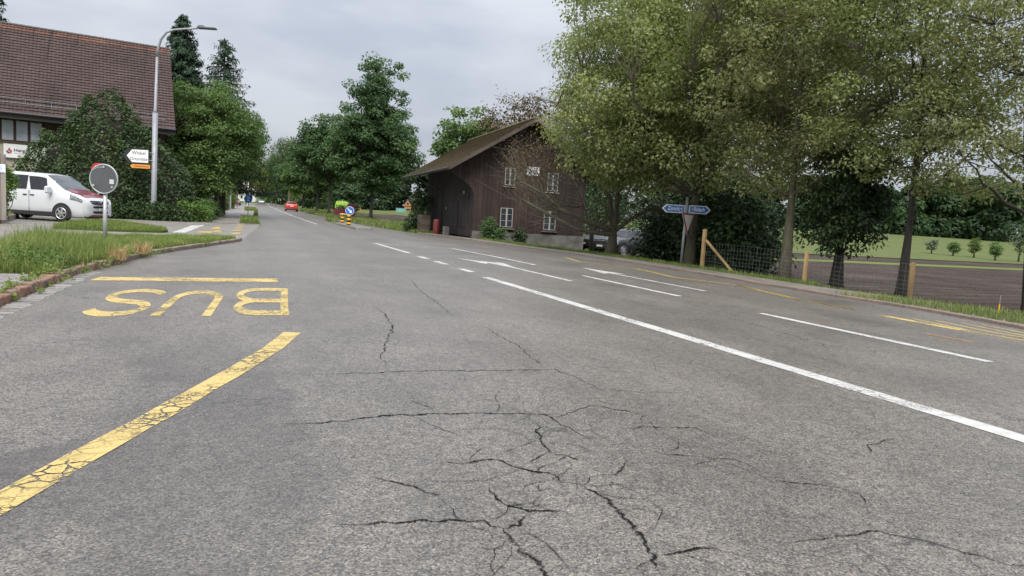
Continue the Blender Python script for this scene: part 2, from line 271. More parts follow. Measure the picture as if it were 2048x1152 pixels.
simple('barrel_red', (0.19, 0.035, 0.030), 0.5, 0, 0.2); simple('teal', (0.16, 0.40, 0.37), 0.6); simple('lime', (0.36, 0.58, 0.09), 0.6, 0, 0.1); simple('orange_wood', (0.38, 0.19, 0.08), 0.7); simple('wire', (0.27, 0.275, 0.27), 0.5, 0.5); simple('net_yellow', (0.34, 0.28, 0.09), 0.7)
simple('gutter_metal', (0.045, 0.042, 0.042), 0.5, 0.3); simple('fascia', (0.05, 0.045, 0.045), 0.7); simple('sticker', (0.55, 0.56, 0.57), 0.6); simple('pale_box', (0.30, 0.30, 0.31), 0.7); simple('stone_wall', (0.14, 0.12, 0.10), 0.9, 0, 0.4, 4, 0.5); simple('ridge_tile', (0.10, 0.09, 0.09), 0.8)

# ------------------------------------------------------------------ helpers
def M(name): return MATS[name]
def mesh_obj(name, verts, faces, mat, parent=None, smooth=False):
    me = bpy.data.meshes.new(name)
    if isinstance(verts, np.ndarray):
        n = len(verts); k = faces.shape[1]; f = len(faces)
        me.vertices.add(n); me.vertices.foreach_set('co', verts.astype(np.float32).ravel())
        me.loops.add(f * k); me.loops.foreach_set('vertex_index', faces.astype(np.int32).ravel())
        me.polygons.add(f); me.polygons.foreach_set('loop_start', np.arange(0, f * k, k, dtype=np.int32))
        me.polygons.foreach_set('loop_total', np.full(f, k, dtype=np.int32)); me.update(calc_edges=True)
    else:
        me.from_pydata([tuple(v) for v in verts], [], faces); me.update()
    if smooth: me.polygons.foreach_set('use_smooth', np.ones(len(me.polygons), dtype=bool))
    if mat: me.materials.append(M(mat))
    o = bpy.data.objects.new(name, me); COL.objects.link(o)
    if parent: o.parent = parent
    return o
def thing(name, label, cat, loc=(0, 0, 0), rz=0.0, group=None):
    o = bpy.data.objects.new(name, None); COL.objects.link(o); o.location = loc; o.rotation_euler = (0, 0, R(rz))
    o.empty_display_size = 0.2
    o['label'] = label; o['category'] = cat
    if group: o['group'] = group
    return o
def tag(o, label, cat, group=None):
    o['label'] = label; o['category'] = cat
    if group: o['group'] = group
    return o
def kind(o, k, label=None, cat=None):
    o['kind'] = k
    if label: o['label'] = label; o['category'] = cat
    return o
class MB:
    def __init__(s): s.v = []; s.f = []
    def add(s, vs, fs):
        b = len(s.v); s.v += [tuple(v) for v in vs]; s.f += [tuple(i + b for i in f) for f in fs]; return s
    def box(s, c, d, rz=0.0, bev=0.0, rx=0.0, ry=0.0):
        hx, hy, hz = d[0] / 2, d[1] / 2, d[2] / 2
        m = Matrix.Rotation(rz, 3, 'Z') @ Matrix.Rotation(ry, 3, 'Y') @ Matrix.Rotation(rx, 3, 'X')
        if bev <= 0:
            P = [(x, y, z) for z in (-hz, hz) for x, y in ((-hx, -hy), (hx, -hy), (hx, hy), (-hx, hy))]
            F = [(3, 2, 1, 0), (4, 5, 6, 7), (0, 1, 5, 4), (1, 2, 6, 5), (2, 3, 7, 6), (3, 0, 4, 7)]
        else:
            b = min(bev, hx * .9, hy * .9, hz * .9)
            def ring(ix, iy, z): return [(-ix, -iy, z), (ix, -iy, z), (ix, iy, z), (-ix, iy, z)]
            P = ring(hx - b, hy - b, -hz) + ring(hx, hy, -hz + b) + ring(hx, hy, hz - b) + ring(hx - b, hy - b, hz)
            F = [(3, 2, 1, 0), (12, 13, 14, 15)] + [(r * 4 + i, r * 4 + (i + 1) % 4, r * 4 + 4 + (i + 1) % 4, r * 4 + 4 + i) for r in range(3) for i in range(4)]
        return s.add([Vector(c) + m @ Vector(p) for p in P], F)
    def tube(s, pts, rad, seg=8, cap=True):
        pts = [Vector(p) for p in pts]; n = len(pts)
        if isinstance(rad, (int, float)): rad = [rad] * n
        vs = []; up = Vector((0, 0, 1)); prev = None
        for i, p in enumerate(pts):
            t = (pts[min(i + 1, n - 1)] - pts[max(i - 1, 0)])
            if t.length < 1e-9: t = Vector((0, 0, 1))
            t.normalize()
            if prev is None: a = t.cross(up) if abs(t.z) < 0.95 else t.cross(Vector((1, 0, 0)))
            else: a = prev - t * prev.dot(t)
            if a.length < 1e-6: a = t.orthogonal()
            a.normalize(); prev = a; b = t.cross(a)
            vs += [p + (a * math.cos(2 * math.pi * k / seg) + b * math.sin(2 * math.pi * k / seg)) * rad[i] for k in range(seg)]
        fs = [(i * seg + k, i * seg + (k + 1) % seg, (i + 1) * seg + (k + 1) % seg, (i + 1) * seg + k) for i in range(n - 1) for k in range(seg)]
        if cap: fs += [tuple(reversed(range(seg))), tuple(range((n - 1) * seg, n * seg))]
        return s.add(vs, fs)
    def prism(s, poly, z0, z1):          # poly in XY
        n = len(poly); vs = [(x, y, z0) for x, y in poly] + [(x, y, z1) for x, y in poly]
        return s.add(vs, [tuple(reversed(range(n))), tuple(range(n, 2 * n))] + [(i, (i + 1) % n, n + (i + 1) % n, n + i) for i in range(n)])
    def plate(s, poly, y0, y1):          # poly in XZ, facing -Y at y0
        n = len(poly); vs = [(x, y0, z) for x, z in poly] + [(x, y1, z) for x, z in poly]
        return s.add(vs, [tuple(range(n)), tuple(reversed(range(n, 2 * n)))] + [(i, n + i, n + (i + 1) % n, (i + 1) % n) for i in range(n)])
    def sheet(s, poly, z): n = len(poly); return s.add([(x, y, z) for x, y in poly], [tuple(range(n))])
    def lathe(s, prof, seg=20, axis='Z', c=(0, 0, 0)):
        vs = []
        for r, h in prof:
            for k in range(seg):
                a = 2 * math.pi * k / seg; x, y = r * math.cos(a), r * math.sin(a)
                p = (x, y, h) if axis == 'Z' else (x, h, y) if axis == 'Y' else (h, x, y)
                vs.append((p[0] + c[0], p[1] + c[1], p[2] + c[2]))
        n = len(prof)
        fs = [(i * seg + k, i * seg + (k + 1) % seg, (i + 1) * seg + (k + 1) % seg, (i + 1) * seg + k) for i in range(n - 1) for k in range(seg)]
        fs += [tuple(reversed(range(seg))), tuple(range((n - 1) * seg, n * seg))]
        return s.add(vs, fs)
    def build(s, name, mat, parent=None, smooth=False): return mesh_obj(name, s.v, s.f, mat, parent, smooth)
def disc(r, n=28): return [(r * math.cos(2 * math.pi * k / n), r * math.sin(2 * math.pi * k / n)) for k in range(n)]
def text_mesh(txt, size, name, mat, parent, loc, align='CENTER', depth=0.004, sx=1.0, bold=0.0, italic=0.0):
    cu = bpy.data.curves.new(name, 'FONT'); cu.body = txt; cu.size = size; cu.align_x = align; cu.align_y = 'CENTER'; cu.extrude = depth / 2; cu.offset = bold; cu.shear = italic; cu.resolution_u = 3
    t = bpy.data.objects.new(name, cu); COL.objects.link(t)
    me = bpy.data.meshes.new_from_object(t.evaluated_get(bpy.context.evaluated_depsgraph_get()))
    bpy.data.objects.remove(t)
    me.transform(Matrix.Translation(loc) @ Matrix.Rotation(R(90), 4, 'X') @ Matrix.Diagonal((sx, 1, 1, 1)))
    me.materials.clear(); me.materials.append(M(mat)); me.name = name
    o = bpy.data.objects.new(name, me); COL.objects.link(o); o.parent = parent; return o

def smooth01(a, b, x): t = min(1, max(0, (x - a) / (b - a))); return t * t * (3 - 2 * t)
def zt(x, y):
    z = max(0.0, 0.0073 * (y - 50)) if y < 700 else 0.0073 * 650
    dip = -0.5 * smooth01(13.6, 17.6, x) * (1 - smooth01(60, 105, y))
    hill = 2.4 * smooth01(56, 120, y) * smooth01(40, 80, x)
    return z + dip + hill

# ------------------------------------------------------------------ terrain, road, pavements
def grid_sheet(name, xs, ys, zf, mat, parent=None):
    vs = [(x, y, zf(x, y)) for y in ys for x in xs]; nx = len(xs)
    fs = [(j * nx + i, j * nx + i + 1, (j + 1) * nx + i + 1, (j + 1) * nx + i) for j in range(len(ys) - 1) for i in range(nx - 1)]
    return mesh_obj(name, vs, fs, mat, parent, True)
xs = [-900, -400, -150, -60, -30, -12, 0, 6, 10, 13, 13.6, 14, 14.5, 15, 15.5, 16, 16.5, 17, 17.6, 20, 30, 40, 46, 52, 58, 64, 72, 80, 100, 150, 250, 500, 1200]
ys = [-300, -60, -10, 0, 10, 20, 30, 40, 46, 50, 56, 60, 65, 70, 76, 82, 88, 95, 105, 115, 125, 150, 200, 300, 500, 700, 1500, 2600]
kind(grid_sheet('ground', xs, ys, lambda x, y: zt(x, y) - 0.03, 'meadow'), 'structure')

RIGHT = [(-40, 11.9), (-5, 11.9), (7.5, 12.0), (9.3, 12.35), (11.4, 12.45), (13, 12.5), (14.7, 12.55), (17.3, 12.85), (20, 12.95), (25, 12.95), (32, 12.3), (40, 11.85), (45, 11.05), (52, 10.3), (60, 9.9), (75, 9.55), (105, 9.4), (140, 9.9), (180, 10.9), (230, 12.6), (300, 16), (400, 23), (600, 42)]
LEFT = [(-40, -2.45), (-5, -2.45), (7.5, -2.43), (13, -2.37), (14.1, -2.2), (17.8, -1.78), (21.2, -0.92), (24.5, -0.05), (25.7, 0.2), (30, 0.4), (46.5, 1.45), (60, 1.65), (85, 2.2), (105, 2.8), (140, 3.3), (180, 4.2), (230, 5.9), (300, 9.3), (400, 16.3), (600, 35)]
def edge(T, y): return float(np.interp(y, [a for a, b in T], [b for a, b in T]))
yy = sorted(set([a for a, b in RIGHT] + [a for a, b in LEFT] + [50, 55, 65, 70, 80, 90, 95, 120, 160, 200]))
rv = []; rf = []
for y in yy:
    a, b = edge(LEFT, y), edge(RIGHT, y)
    rv += [(a, y, zt(0, y)), (b, y, zt(0, y))]
rf = [(2 * i, 2 * i + 1, 2 * i + 3, 2 * i + 2) for i in range(len(yy) - 1)]
road = kind(mesh_obj('road', rv, rf, 'asphalt'), 'structure')
side = kind(MB().sheet([(-60, 24.5), (0.0, 24.5), (0.25, 26), (1.4, 46.6), (-2.3, 46.6), (-7, 44.5), (-60, 44.5)], -0.006).add([(-60, 5, -0.006), (-3.7, 5, -0.006), (-4.0, 15.5, -0.006), (-4.4, 24.5, -0.006), (-60, 24.5, -0.006)], [(0, 1, 2, 3, 4)]).build('side_road', 'asphalt_side'), 'structure')

# left foot and cycle path beyond the junction
pv = []; py = [46.6, 50, 60, 75, 90, 105, 130, 170, 240]
for y in py:
    l = edge(LEFT, y); pv += [(l - 4.0, y, zt(0, y) + 0.006), (l - 0.05, y, zt(0, y) + 0.006)]
fpath = kind(mesh_obj('foot_path', pv, [(2 * i, 2 * i + 1, 2 * i + 3, 2 * i + 2) for i in range(len(py) - 1)], 'asphalt_path'), 'structure')

def along(T, y0, y1, step):
    out = []; y = y0
    while y < y1: out.append((edge(T, y), y)); y += step
    return out
rng = random.Random(3)
# right pavement (narrow asphalt strip between kerb and grass)
WB = [(-10, 14.5), (8.8, 14.2), (11.1, 14.05), (13.5, 13.75), (17.5, 14.0), (22, 13.95), (26, 13.75), (32, 13.0), (38, 12.75), (45, 12.0)]
yv = [-10, 0, 7.5, 9, 11.1, 12.3, 13.5, 15, 17.5, 20, 22, 26, 29, 32, 35, 38, 41, 45]
vs = []
for y in yv:
    l = edge(RIGHT, y) + 0.14; r = edge(WB, y)
    vs += [(l, y, 0.045), (r, y, 0.055)]
rpave = kind(mesh_obj('pavement', vs, [(2 * i, 2 * i + 1, 2 * i + 3, 2 * i + 2) for i in range(len(yv) - 1)], 'asphalt_path'), 'structure')
def kerb_run(parent, T, y0, y1, length, w, top, side, mat, name, gap=0.012, jit=0.006):
    base = MB().box((0, 0, 0), (w, 1.0, 0.24), 0, 0.012).build(name, mat); me = base.data; bpy.data.objects.remove(base)
    y = y0; k = 0
    while y < y1:
        x0, x1 = edge(T, y), edge(T, y + length); ang = math.atan2(-(x1 - x0), length)
        ln = math.hypot(x1 - x0, length)
        o = bpy.data.objects.new(name, me); COL.objects.link(o); o.parent = parent
        o.location = ((x0 + x1) / 2 + side * (w / 2), y + length / 2, top - 0.12 + rng.uniform(-jit, jit)); o.rotation_euler = (rng.uniform(-.01, .01), rng.uniform(-.02, .02), ang + rng.uniform(-.012, .012)); o.scale = (1, ln - gap, 1)
        y += length; k += 1
kerb_run(rpave, RIGHT, 3.0, 45.0, 0.5, 0.14, 0.058, 1, 'kerb_stone', 'kerb_stone')
# left pavement: concrete pavers and red brick kerb
lp = kind(MB().sheet([(-2.57, -12), (-2.55, 12.05), (-4.1, 11.75), (-4.3, -12)], 0.062).build('block_pavement', 'joint_sand'), 'structure')
pm = MB().box((0, 0, 0), (0.195, 0.095, 0.08), 0, 0.006).build('paver', 'paver'); pme = pm.data; bpy.data.objects.remove(pm)
cnt = 0
for j in range(36):
    for i in range(8):
        x = -2.68 - i * 0.2 - (0.1 if j % 2 else 0); y = 8.55 + j * 0.1
        if x < -4.05 or y > 11.95 or cnt >= 290: continue
        o = bpy.data.objects.new('paver', pme); COL.objects.link(o); o.parent = lp; o.location = (x, y, 0.06 + rng.uniform(-.003, .003)); o.rotation_euler = (rng.uniform(-.012, .012), rng.uniform(-.012, .012), rng.uniform(-.02, .02)); cnt += 1
kerb_run(lp, LEFT, 6.0, 15.4, 0.26, 0.17, 0.115, -1, 'kerb_brick', 'kerb_brick', 0.035, 0.014)
kerb_run(lp, LEFT, 15.4, 25.6, 0.34, 0.14, 0.10, -1, 'kerb_stone', 'kerb_stone', 0.02, 0.01)
gm = MB().box((0, 0, 0), (0.24, 0.10, 0.05), 0, 0.006).build('gutter_stone', 'gutter_stone'); gme = gm.data; bpy.data.objects.remove(gm)
y = 7.0
while y < 13.4:
    if rng.random() < 0.78:
        o = bpy.data.objects.new('gutter_stone', gme); COL.objects.link(o); o.parent = lp; o.location = (edge(LEFT, y) + 0.14 + rng.uniform(-.01, .01), y, -0.019 + rng.uniform(-.002, .003)); o.rotation_euler = (0, 0, rng.uniform(-.05, .05)); o.scale = (rng.uniform(.8, 1.1), 1, 1)
    y += 0.145

# ------------------------------------------------------------------ road markings (parts of the road)
Z1 = 0.004
def strip(name, pts, wd, mat, parent=road, z=Z1, rag=0.0):
    P = []
    for (x0, y0), (x1, y1) in zip(pts[:-1], pts[1:]):
        n = max(1, int(math.hypot(x1 - x0, y1 - y0) / 0.25)) if rag else 1
        P += [(x0 + (x1 - x0) * i / n, y0 + (y1 - y0) * i / n) for i in range(n)]
    P.append(pts[-1]); vs = []
    for i, (x, y) in enumerate(P):
        a, b = P[max(0, i - 1)], P[min(len(P) - 1, i + 1)]; dx, dy = b[0] - a[0], b[1] - a[1]; l = math.hypot(dx, dy) or 1
        wl, wr = wd / 2 + rng.uniform(-rag, rag), wd / 2 + rng.uniform(-rag, rag)
        zz = z + zt(0, y)
        vs += [(x - dy / l * wl, y + dx / l * wl, zz), (x + dy / l * wr, y - dx / l * wr, zz)]
    return mesh_obj(name, vs, [(2 * i, 2 * i + 1, 2 * i + 3, 2 * i + 2) for i in range(len(P) - 1)], mat, parent)
def flat(name, poly, mat, parent=road, z=Z1): return MB().sheet(poly, z).build(name, mat, parent)
strip('lane_line', [(5.08, 14.35), (5.07, -3.0)], 0.20, 'paint_white', rag=0.008)
for y0, y1 in ((15.6, 16.5), (17.8, 18.85), (19.75, 20.75)): strip('lane_dash', [(5.18, y1), (5.18, y0)], 0.19, 'paint_white', rag=0.006)
strip('lane_line', [(5.20, 28.2), (5.24, 22.2)], 0.17, 'paint_white')
strip('lane_line', [(5.26, 27.95), (7.92, 26.6), (8.12, 22.5), (8.16, 18.75)], 0.15, 'paint_white')
for y0, y1 in ((15.45, 11.35), (9.1, 5.3), (2.5, -1.5)): strip('lane_dash', [(8.03, y0), (8.02, y1)], 0.15, 'paint_white', rag=0.005)
def arrow(x, y0, y1, w, turn):      # shaft towards +Y, tip beyond y1
    P = [(x - .06, y0), (x + .06, y0), (x + .06, y1 - 1.8), (x + w, y1 - 2.0), (x + .02, y1), (x - w, y1 - 2.0), (x - .06, y1 - 1.8)]
    flat('arrow_marking', P, 'paint_white')
arrow(9.42, 12.4, 18.3, 0.34, 0)
flat('arrow_marking', [(6.90, 13.95), (7.03, 13.95), (7.02, 17.6), (7.30, 19.2), (6.98, 19.15), (6.28, 20.6), (6.55, 18.5), (6.74, 18.9), (6.88, 17.5)], 'paint_white')
strip('centre_line', [(5.62, 54), (5.68, 80), (5.95, 105), (6.5, 140), (7.3, 180), (9.0, 230), (12.6, 300)], 0.17, 'paint_white', z=0.01)
# bus bay edge line, stop bar and lettering on the left
strip('bay_line', [(0.56, 7.45), (0.33, 6.6), (-0.05, 5.55), (-0.42, 4.57), (-0.90, 3.35), (-1.3, 2.2)], 0.17, 'paint_yellow', rag=0.006)
flat('stop_bar', [(-2.04, 12.1), (0.67, 12.38), (0.70, 13.0), (-1.98, 12.62)], 'paint_yellow')
def stroke_poly(name, paths, wd, fx, fy, ox, oy):   # letter space 0..1 x 0..1.35, read from the far side
    mb = MB()
    for pi, (pts, closed) in enumerate(paths):
        n = len(pts); vs = []
        for i in range(n):
            if closed: a, b = pts[i - 1], pts[(i + 1) % n]
            else: a, b = pts[max(0, i - 1)], pts[min(n - 1, i + 1)]
            dx, dy = b[0] - a[0], b[1] - a[1]; l = math.hypot(dx, dy) or 1
            for s in (1, -1):
                px, pyy = pts[i][0] - s * dy / l * wd / 2, pts[i][1] + s * dx / l * wd / 2
                wy = oy - pyy * fy; vs.append((ox - px * fx + 0.06 * (wy - 10.0), wy, Z1 + 0.0006 * pi))
        m = n if closed else n - 1
        mb.add(vs, [(2 * i, 2 * i + 1, 2 * ((i + 1) % n) + 1, 2 * ((i + 1) % n)) for i in range(m)])
    return mb.build(name, 'paint_yellow', road)
def arc(cx, cy, rx, ry, a0, a1, n=10): return [(cx + rx * math.cos(R(a0 + (a1 - a0) * i / n)), cy + ry * math.sin(R(a0 + (a1 - a0) * i / n))) for i in range(n + 1)]
# letter heights run towards the viewer; top of the letter faces the camera
def yflip(pts): return pts
stroke_poly('letter_b', [([(0.08, 0.0), (0.08, 1.0)], False),
    ([(0.0, 0.94)] + arc(0.56, 0.735, 0.34, 0.205, 90, -90, 12) + [(0.08, 0.53)], False),
    ([(0.08, 0.53)] + arc(0.60, 0.30, 0.36, 0.235, 90, -90, 12) + [(0.0, 0.065)], False)], 0.14, 0.68, 2.80, 0.69, 11.45)
stroke_poly('letter_u', [([(0.08, 1.0), (0.08, 0.45)] + arc(0.5, 0.36, 0.42, 0.30, 180, 360, 16) + [(0.92, 0.45), (0.92, 1.0)], False)], 0.16, 0.62, 2.42, -0.16, 8.55 + 2.42)
stroke_poly('letter_s', [(arc(0.5, 0.73, 0.40, 0.205, 22, 90, 7) + arc(0.5, 0.73, 0.40, 0.205, 90, 262, 14)[1:] + arc(0.5, 0.285, 0.42, 0.225, 82, -90, 14)[1:] + arc(0.5, 0.285, 0.42, 0.225, -90, -160, 7)[1:], False)], 0.145, 0.68, 2.55, -0.87, 8.5 + 2.55)
# side street markings
flat('give_way_bar', [(-2.31, 30.0), (-1.86, 30.4), (-1.55, 41.0), (-2.10, 39.4)], 'paint_white', side, 0.001)
strip('edge_line', [(-4.4, 37.2), (-2.6, 34.1)], 0.22, 'paint_white', side, 0.001)
strip('edge_line', [(-7.5, 43.6), (-6.2, 41.7), (-4.2, 39.2)], 0.3, 'paint_yellow', side, 0.001)
for i, y in enumerate((30.6, 34.0, 37.6, 41.2, 44.8)): flat('path_dash', [(-0.22 + .06 * i, y), (0.12 + .06 * i, y + .5), (0.22 + .06 * i, y + 2.1), (-0.1 + .06 * i, y + 1.6)], 'paint_yellow', side, 0.009)
for p in ([(-1.1, 36), (-0.75, 36), (-0.7, 39), (-1.0, 39)], [(-1.5, 31), (-0.95, 31.3), (-0.9, 33), (-1.4, 32.7)], [(-0.9, 32.3), (-0.6, 32.3), (-0.6, 34.2), (-0.85, 34.2)]): flat('bicycle_marking', p, 'paint_yellow_faded', side, 0.001)
# right-hand bus stop zigzag
for a in ([(11.3, 23.2), (10.75, 21.0), (11.5, 18.6), (10.95, 15.8), (11.55, 14.0), (10.75, 11.0), (10.72, 9.7)],): strip('zigzag_line', a, 0.12, 'paint_yellow_faded')
strip('zigzag_line', [(11.55, 14.0), (11.2, 12.9), (10.78, 11.3), (10.74, 9.7)], 0.11, 'paint_yellow')
strip('zigzag_line', [(10.55, 8.95), (10.45, 7.55), (10.62, 6.4), (10.4, 5.0), (10.6, 3.8)], 0.20, 'paint_yellow')
for q, (xa, ya) in enumerate(((10.85, 8.55), (11.12, 8.35), (11.4, 8.1), (11.65, 7.9))): strip('zigzag_line', [(xa, ya), (xa - .28, ya - 1.2), (xa - .15, ya - 2.4), (xa - .3, ya - 4.0)], 0.07, 'paint_yellow')
flat('survey_mark', [(9.3, 7.1), (9.33, 7.12), (9.38, 6.45), (9.35, 6.45)], 'sign_orange')

# open cracks
CRACKS = [(0.011, [(0.52, 5.54), (0.87, 5.55), (1.27, 5.56), (1.69, 5.55), (2.13, 5.52), (2.65, 5.5), (2.7, 4.97), (2.72, 4.66)]), (0.014, [(0.28, 4.28), (0.65, 4.27), (0.88, 4.34), (1.24, 4.34), (1.54, 4.3), (1.95, 4.2), (1.97, 4.06), (2.0, 3.74), (2.03, 3.63)]), (0.009, [(1.99, 4.11), (2.38, 4.34), (2.48, 4.29), (2.67, 4.06)]), (0.018, [(1.82, 4.0), (1.71, 3.69), (1.68, 3.49), (1.57, 3.41), (1.5, 3.35)]), (0.01, [(1.68, 3.49), (1.75, 3.41), (1.78, 3.31)]), (0.014, [(1.04, 3.45), (1.12, 3.41), (1.32, 3.44), (1.36, 3.38), (1.42, 3.27), (1.47, 3.21), (1.55, 3.15), (1.54, 3.05), (1.63, 2.98)]), (0.024, [(1.63, 2.98), (1.67, 2.8), (1.65, 2.63), (1.64, 2.53), (1.59, 2.34), (1.58, 2.26), (1.52, 2.16)]), (0.011, [(0.63, 3.35), (0.74, 3.23), (0.85, 3.08), (0.91, 3.03)]), (0.014, [(0.42, 2.83), (0.59, 2.81), (0.75, 2.79), (0.88, 2.76), (1.02, 2.72), (1.07, 2.63)]), (0.03, [(1.07, 2.63), (1.06, 2.52), (1.07, 2.39), (1.09, 2.26), (1.1, 2.17)]), (0.018, [(1.19, 3.13), (1.16, 2.97), (1.16, 2.88), (1.22, 2.8), (1.32, 2.75), (1.41, 2.71)]), (0.02, [(1.07, 2.63), (1.15, 2.64), (1.24, 2.73)]), (0.01, [(1.63, 2.99), (1.72, 3.08), (1.87, 3.08), (2.0, 3.2), (2.05, 3.31)]), (0.011, [(1.58, 2.26), (1.77, 2.26), (1.87, 2.22)]), (0.013, [(2.19, 2.19), (2.42, 2.19), (2.71, 2.19), (2.84, 2.06), (2.92, 1.91), (2.98, 1.8), (3.15, 1.79)]), (0.008, [(2.33, 3.82), (2.47, 3.81), (2.85, 3.74), (2.86, 3.49)]), (0.008, [(2.26, 3.36), (2.41, 3.28), (2.69, 3.14), (2.7, 2.93)]), (0.009, [(2.67, 2.83), (2.89, 2.71), (3.0, 2.55), (2.9, 2.43)]), (0.012, [(1.76, 9.54), (1.78, 8.71), (1.67, 7.76), (1.22, 6.14), (1.21, 5.83)]), (0.012, [(3.22, 13.55), (2.89, 11.26), (2.8, 10.0), (2.64, 8.65)]), (0.012, [(2.77, 7.75), (2.72, 6.93), (2.75, 6.64), (2.62, 6.02), (2.59, 5.59)]), (0.012, [(7.06, 9.61), (7.02, 8.67), (6.8, 7.14), (6.67, 6.16)]), (0.01, [(1.15, 4.7), (1.22, 4.53), (1.23, 4.35)]), (0.01, [(3.66, 3.07), (3.77, 3.19), (4.07, 3.24)]), (0.01, [(2.5, 4.49), (2.59, 4.34)])]
for wd, pts in list(CRACKS):
    for (x0, y0), (x1, y1) in zip(pts[:-1], pts[1:]):
        if rng.random() < 0.36 and x0 > 0.4:
            f = rng.random(); x, y = x0 + (x1 - x0) * f, y0 + (y1 - y0) * f; an = math.atan2(y1 - y0, x1 - x0) + rng.choice((-1, 1)) * rng.uniform(.5, 1.4); br = [(x, y)]
            for _ in range(rng.randint(2, 5)): st_ = rng.uniform(.06, .14) * (1 + y / 6); x += math.cos(an) * st_; y += math.sin(an) * st_; an += rng.uniform(-.8, .8); br.append((x, y))
            CRACKS.append((.0048, br))
for ci, (wd, pts) in enumerate(CRACKS):
    P = [pts[0]]
    for (x0, y0), (x1, y1) in zip(pts[:-1], pts[1:]):
        d = math.hypot(x1 - x0, y1 - y0); n = max(2, int(d / 0.07))
        for i in range(1, n + 1):
            f = i / n; j = 0.02 if i < n else 0.0
            P.append((x0 + (x1 - x0) * f + rng.uniform(-j, j), y0 + (y1 - y0) * f + rng.uniform(-j, j)))
    vs = []; us = []; N = len(P)
    for i, (x, y) in enumerate(P):
        a, b = P[max(0, i - 1)], P[min(N - 1, i + 1)]; dx, dy = b[0] - a[0], b[1] - a[1]; l = math.hypot(dx, dy) or 1
        ww = wd * (2.7 + 2.0 * abs(dx) / l * min(1.5, y / 4)) * rng.uniform(0.55, 1.2) * min(1.0, 0.2 + 5 * min(i, N - 1 - i) / N)
        zz = 0.0024 + 0.00006 * ci
        vs += [(x - dy / l * ww / 2, y + dx / l * ww / 2, zz), (x + dy / l * ww / 2, y - dx / l * ww / 2, zz)]; us += [(0.0, i * .1), (1.0, i * .1)]
    o = mesh_obj('crack', vs, [(2 * i, 2 * i + 1, 2 * i + 3, 2 * i + 2) for i in range(N - 1)], 'crack_dark', road)
    ul = o.data.uv_layers.new(name='uv')
    for lp_ in o.data.loops: ul.data[lp_.index].uv = us[lp_.vertex_index]

# fields to the right
def field(name, x0, x1, y0, y1, mat, dz, nx=26, ny=8):
    X = np.linspace(x0, x1, nx); Y = np.linspace(y0, y1, ny)
    X = sorted(set(list(X) + [q for q in (46, 52, 58, 64, 72, 80) if x0 < q < x1])); Y = sorted(set(list(Y) + [q for q in (50, 56, 60, 65, 70, 76, 82, 88, 95) if y0 < q < y1]))
    return kind(grid_sheet(name, X, Y, lambda x, y: zt(x, y) + dz, mat), 'structure')
field('ploughed_field', 19.0, 400, -80, 40, 'soil', -0.012)
field('grass_strip', 24.0, 400, 40, 43.5, 'bright_grass', -0.004)
field('fallow_strip', 24.0, 400, 43.5, 54, 'soil', -0.008)
field('hillside_meadow', 30.0, 500, 54, 250, 'pale_meadow', 0.05, 30, 20)
field('ploughed_field', 15.5, 60, 92, 140, 'soil', 0.0)
field('play_lawn', 12.6, 70, 141, 240, 'bright_grass', 0.0)

# ------------------------------------------------------------------ foliage tools
def unit(v): return v / (np.linalg.norm(v, axis=-1, keepdims=True) + 1e-9)
def leaf_quads(P, size, g, droop=0.25, out=None, aspect=0.6, jitter=0.35):
    n = len(P); nr = g.normal(size=(n, 3)) * 0.4 + np.array([0, 0, 0.75])
    if out is not None: nr += out * 0.75
    nr = unit(nr); a = g.normal(size=(n, 3)); a[:, 2] -= droop * 2.0
    if out is not None: a += out * 0.6
    a = unit(a - nr * (a * nr).sum(1, keepdims=True) * 0.85); b = unit(np.cross(nr, a))
    s = size * (1 + jitter * g.uniform(-1, 1, size=(n, 1)))
    v = np.empty((n, 4, 3)); bow = np.cross(a, b) * s * 0.10
    v[:, 0] = P; v[:, 1] = P + a * s * 0.45 + b * s * aspect * 0.5 + bow; v[:, 2] = P + a * s; v[:, 3] = P + a * s * 0.45 - b * s * aspect * 0.5 + bow
    return v.reshape(-1, 3), np.arange(4 * n).reshape(n, 4)
def in_ellipsoids(env, n, g, power=0.45, skip_low=None):
    vol = np.array([e[3] * e[4] * e[5] for e in env]); k = g.choice(len(env), size=n, p=vol / vol.sum())
    E = np.array([e[:6] for e in env])[k]; d = unit(g.normal(size=(n, 3))); r = g.uniform(0.0, 1, size=(n, 1)) ** power
    return E[:, :3] + d * r * E[:, 3:], d
def crown_points(env, n_clump, n_leaf, cr, g, power=0.45, flat=0.55):
    C, d = in_ellipsoids(env, n_clump, g, power)
    cs = cr * g.uniform(0.55, 1.25, size=(n_clump, 1)); k = np.repeat(np.arange(n_clump), n_leaf)
    off = unit(g.normal(size=(len(k), 3))) * g.uniform(0, 1, size=(len(k), 1)) ** 0.42 * 0.92; off[:, 2] *= flat
    return C, C[k] + off * cs[k], unit(off)
def limb_curve(p0, p1, g, n=6, lift=0.25, wob=0.06):
    p0 = np.array(p0, float); p1 = np.array(p1, float); l = np.linalg.norm(p1 - p0)
    m = (p0 + p1) / 2 + np.array([0, 0, -lift * l * 0.5]); T = np.linspace(0, 1, n)[:, None]
    q = (1 - T) ** 2 * p0 + 2 * T * (1 - T) * m + T ** 2 * p1
    q[1:-1] += g.normal(size=(n - 2, 3)) * wob * l * 0.5
    return q
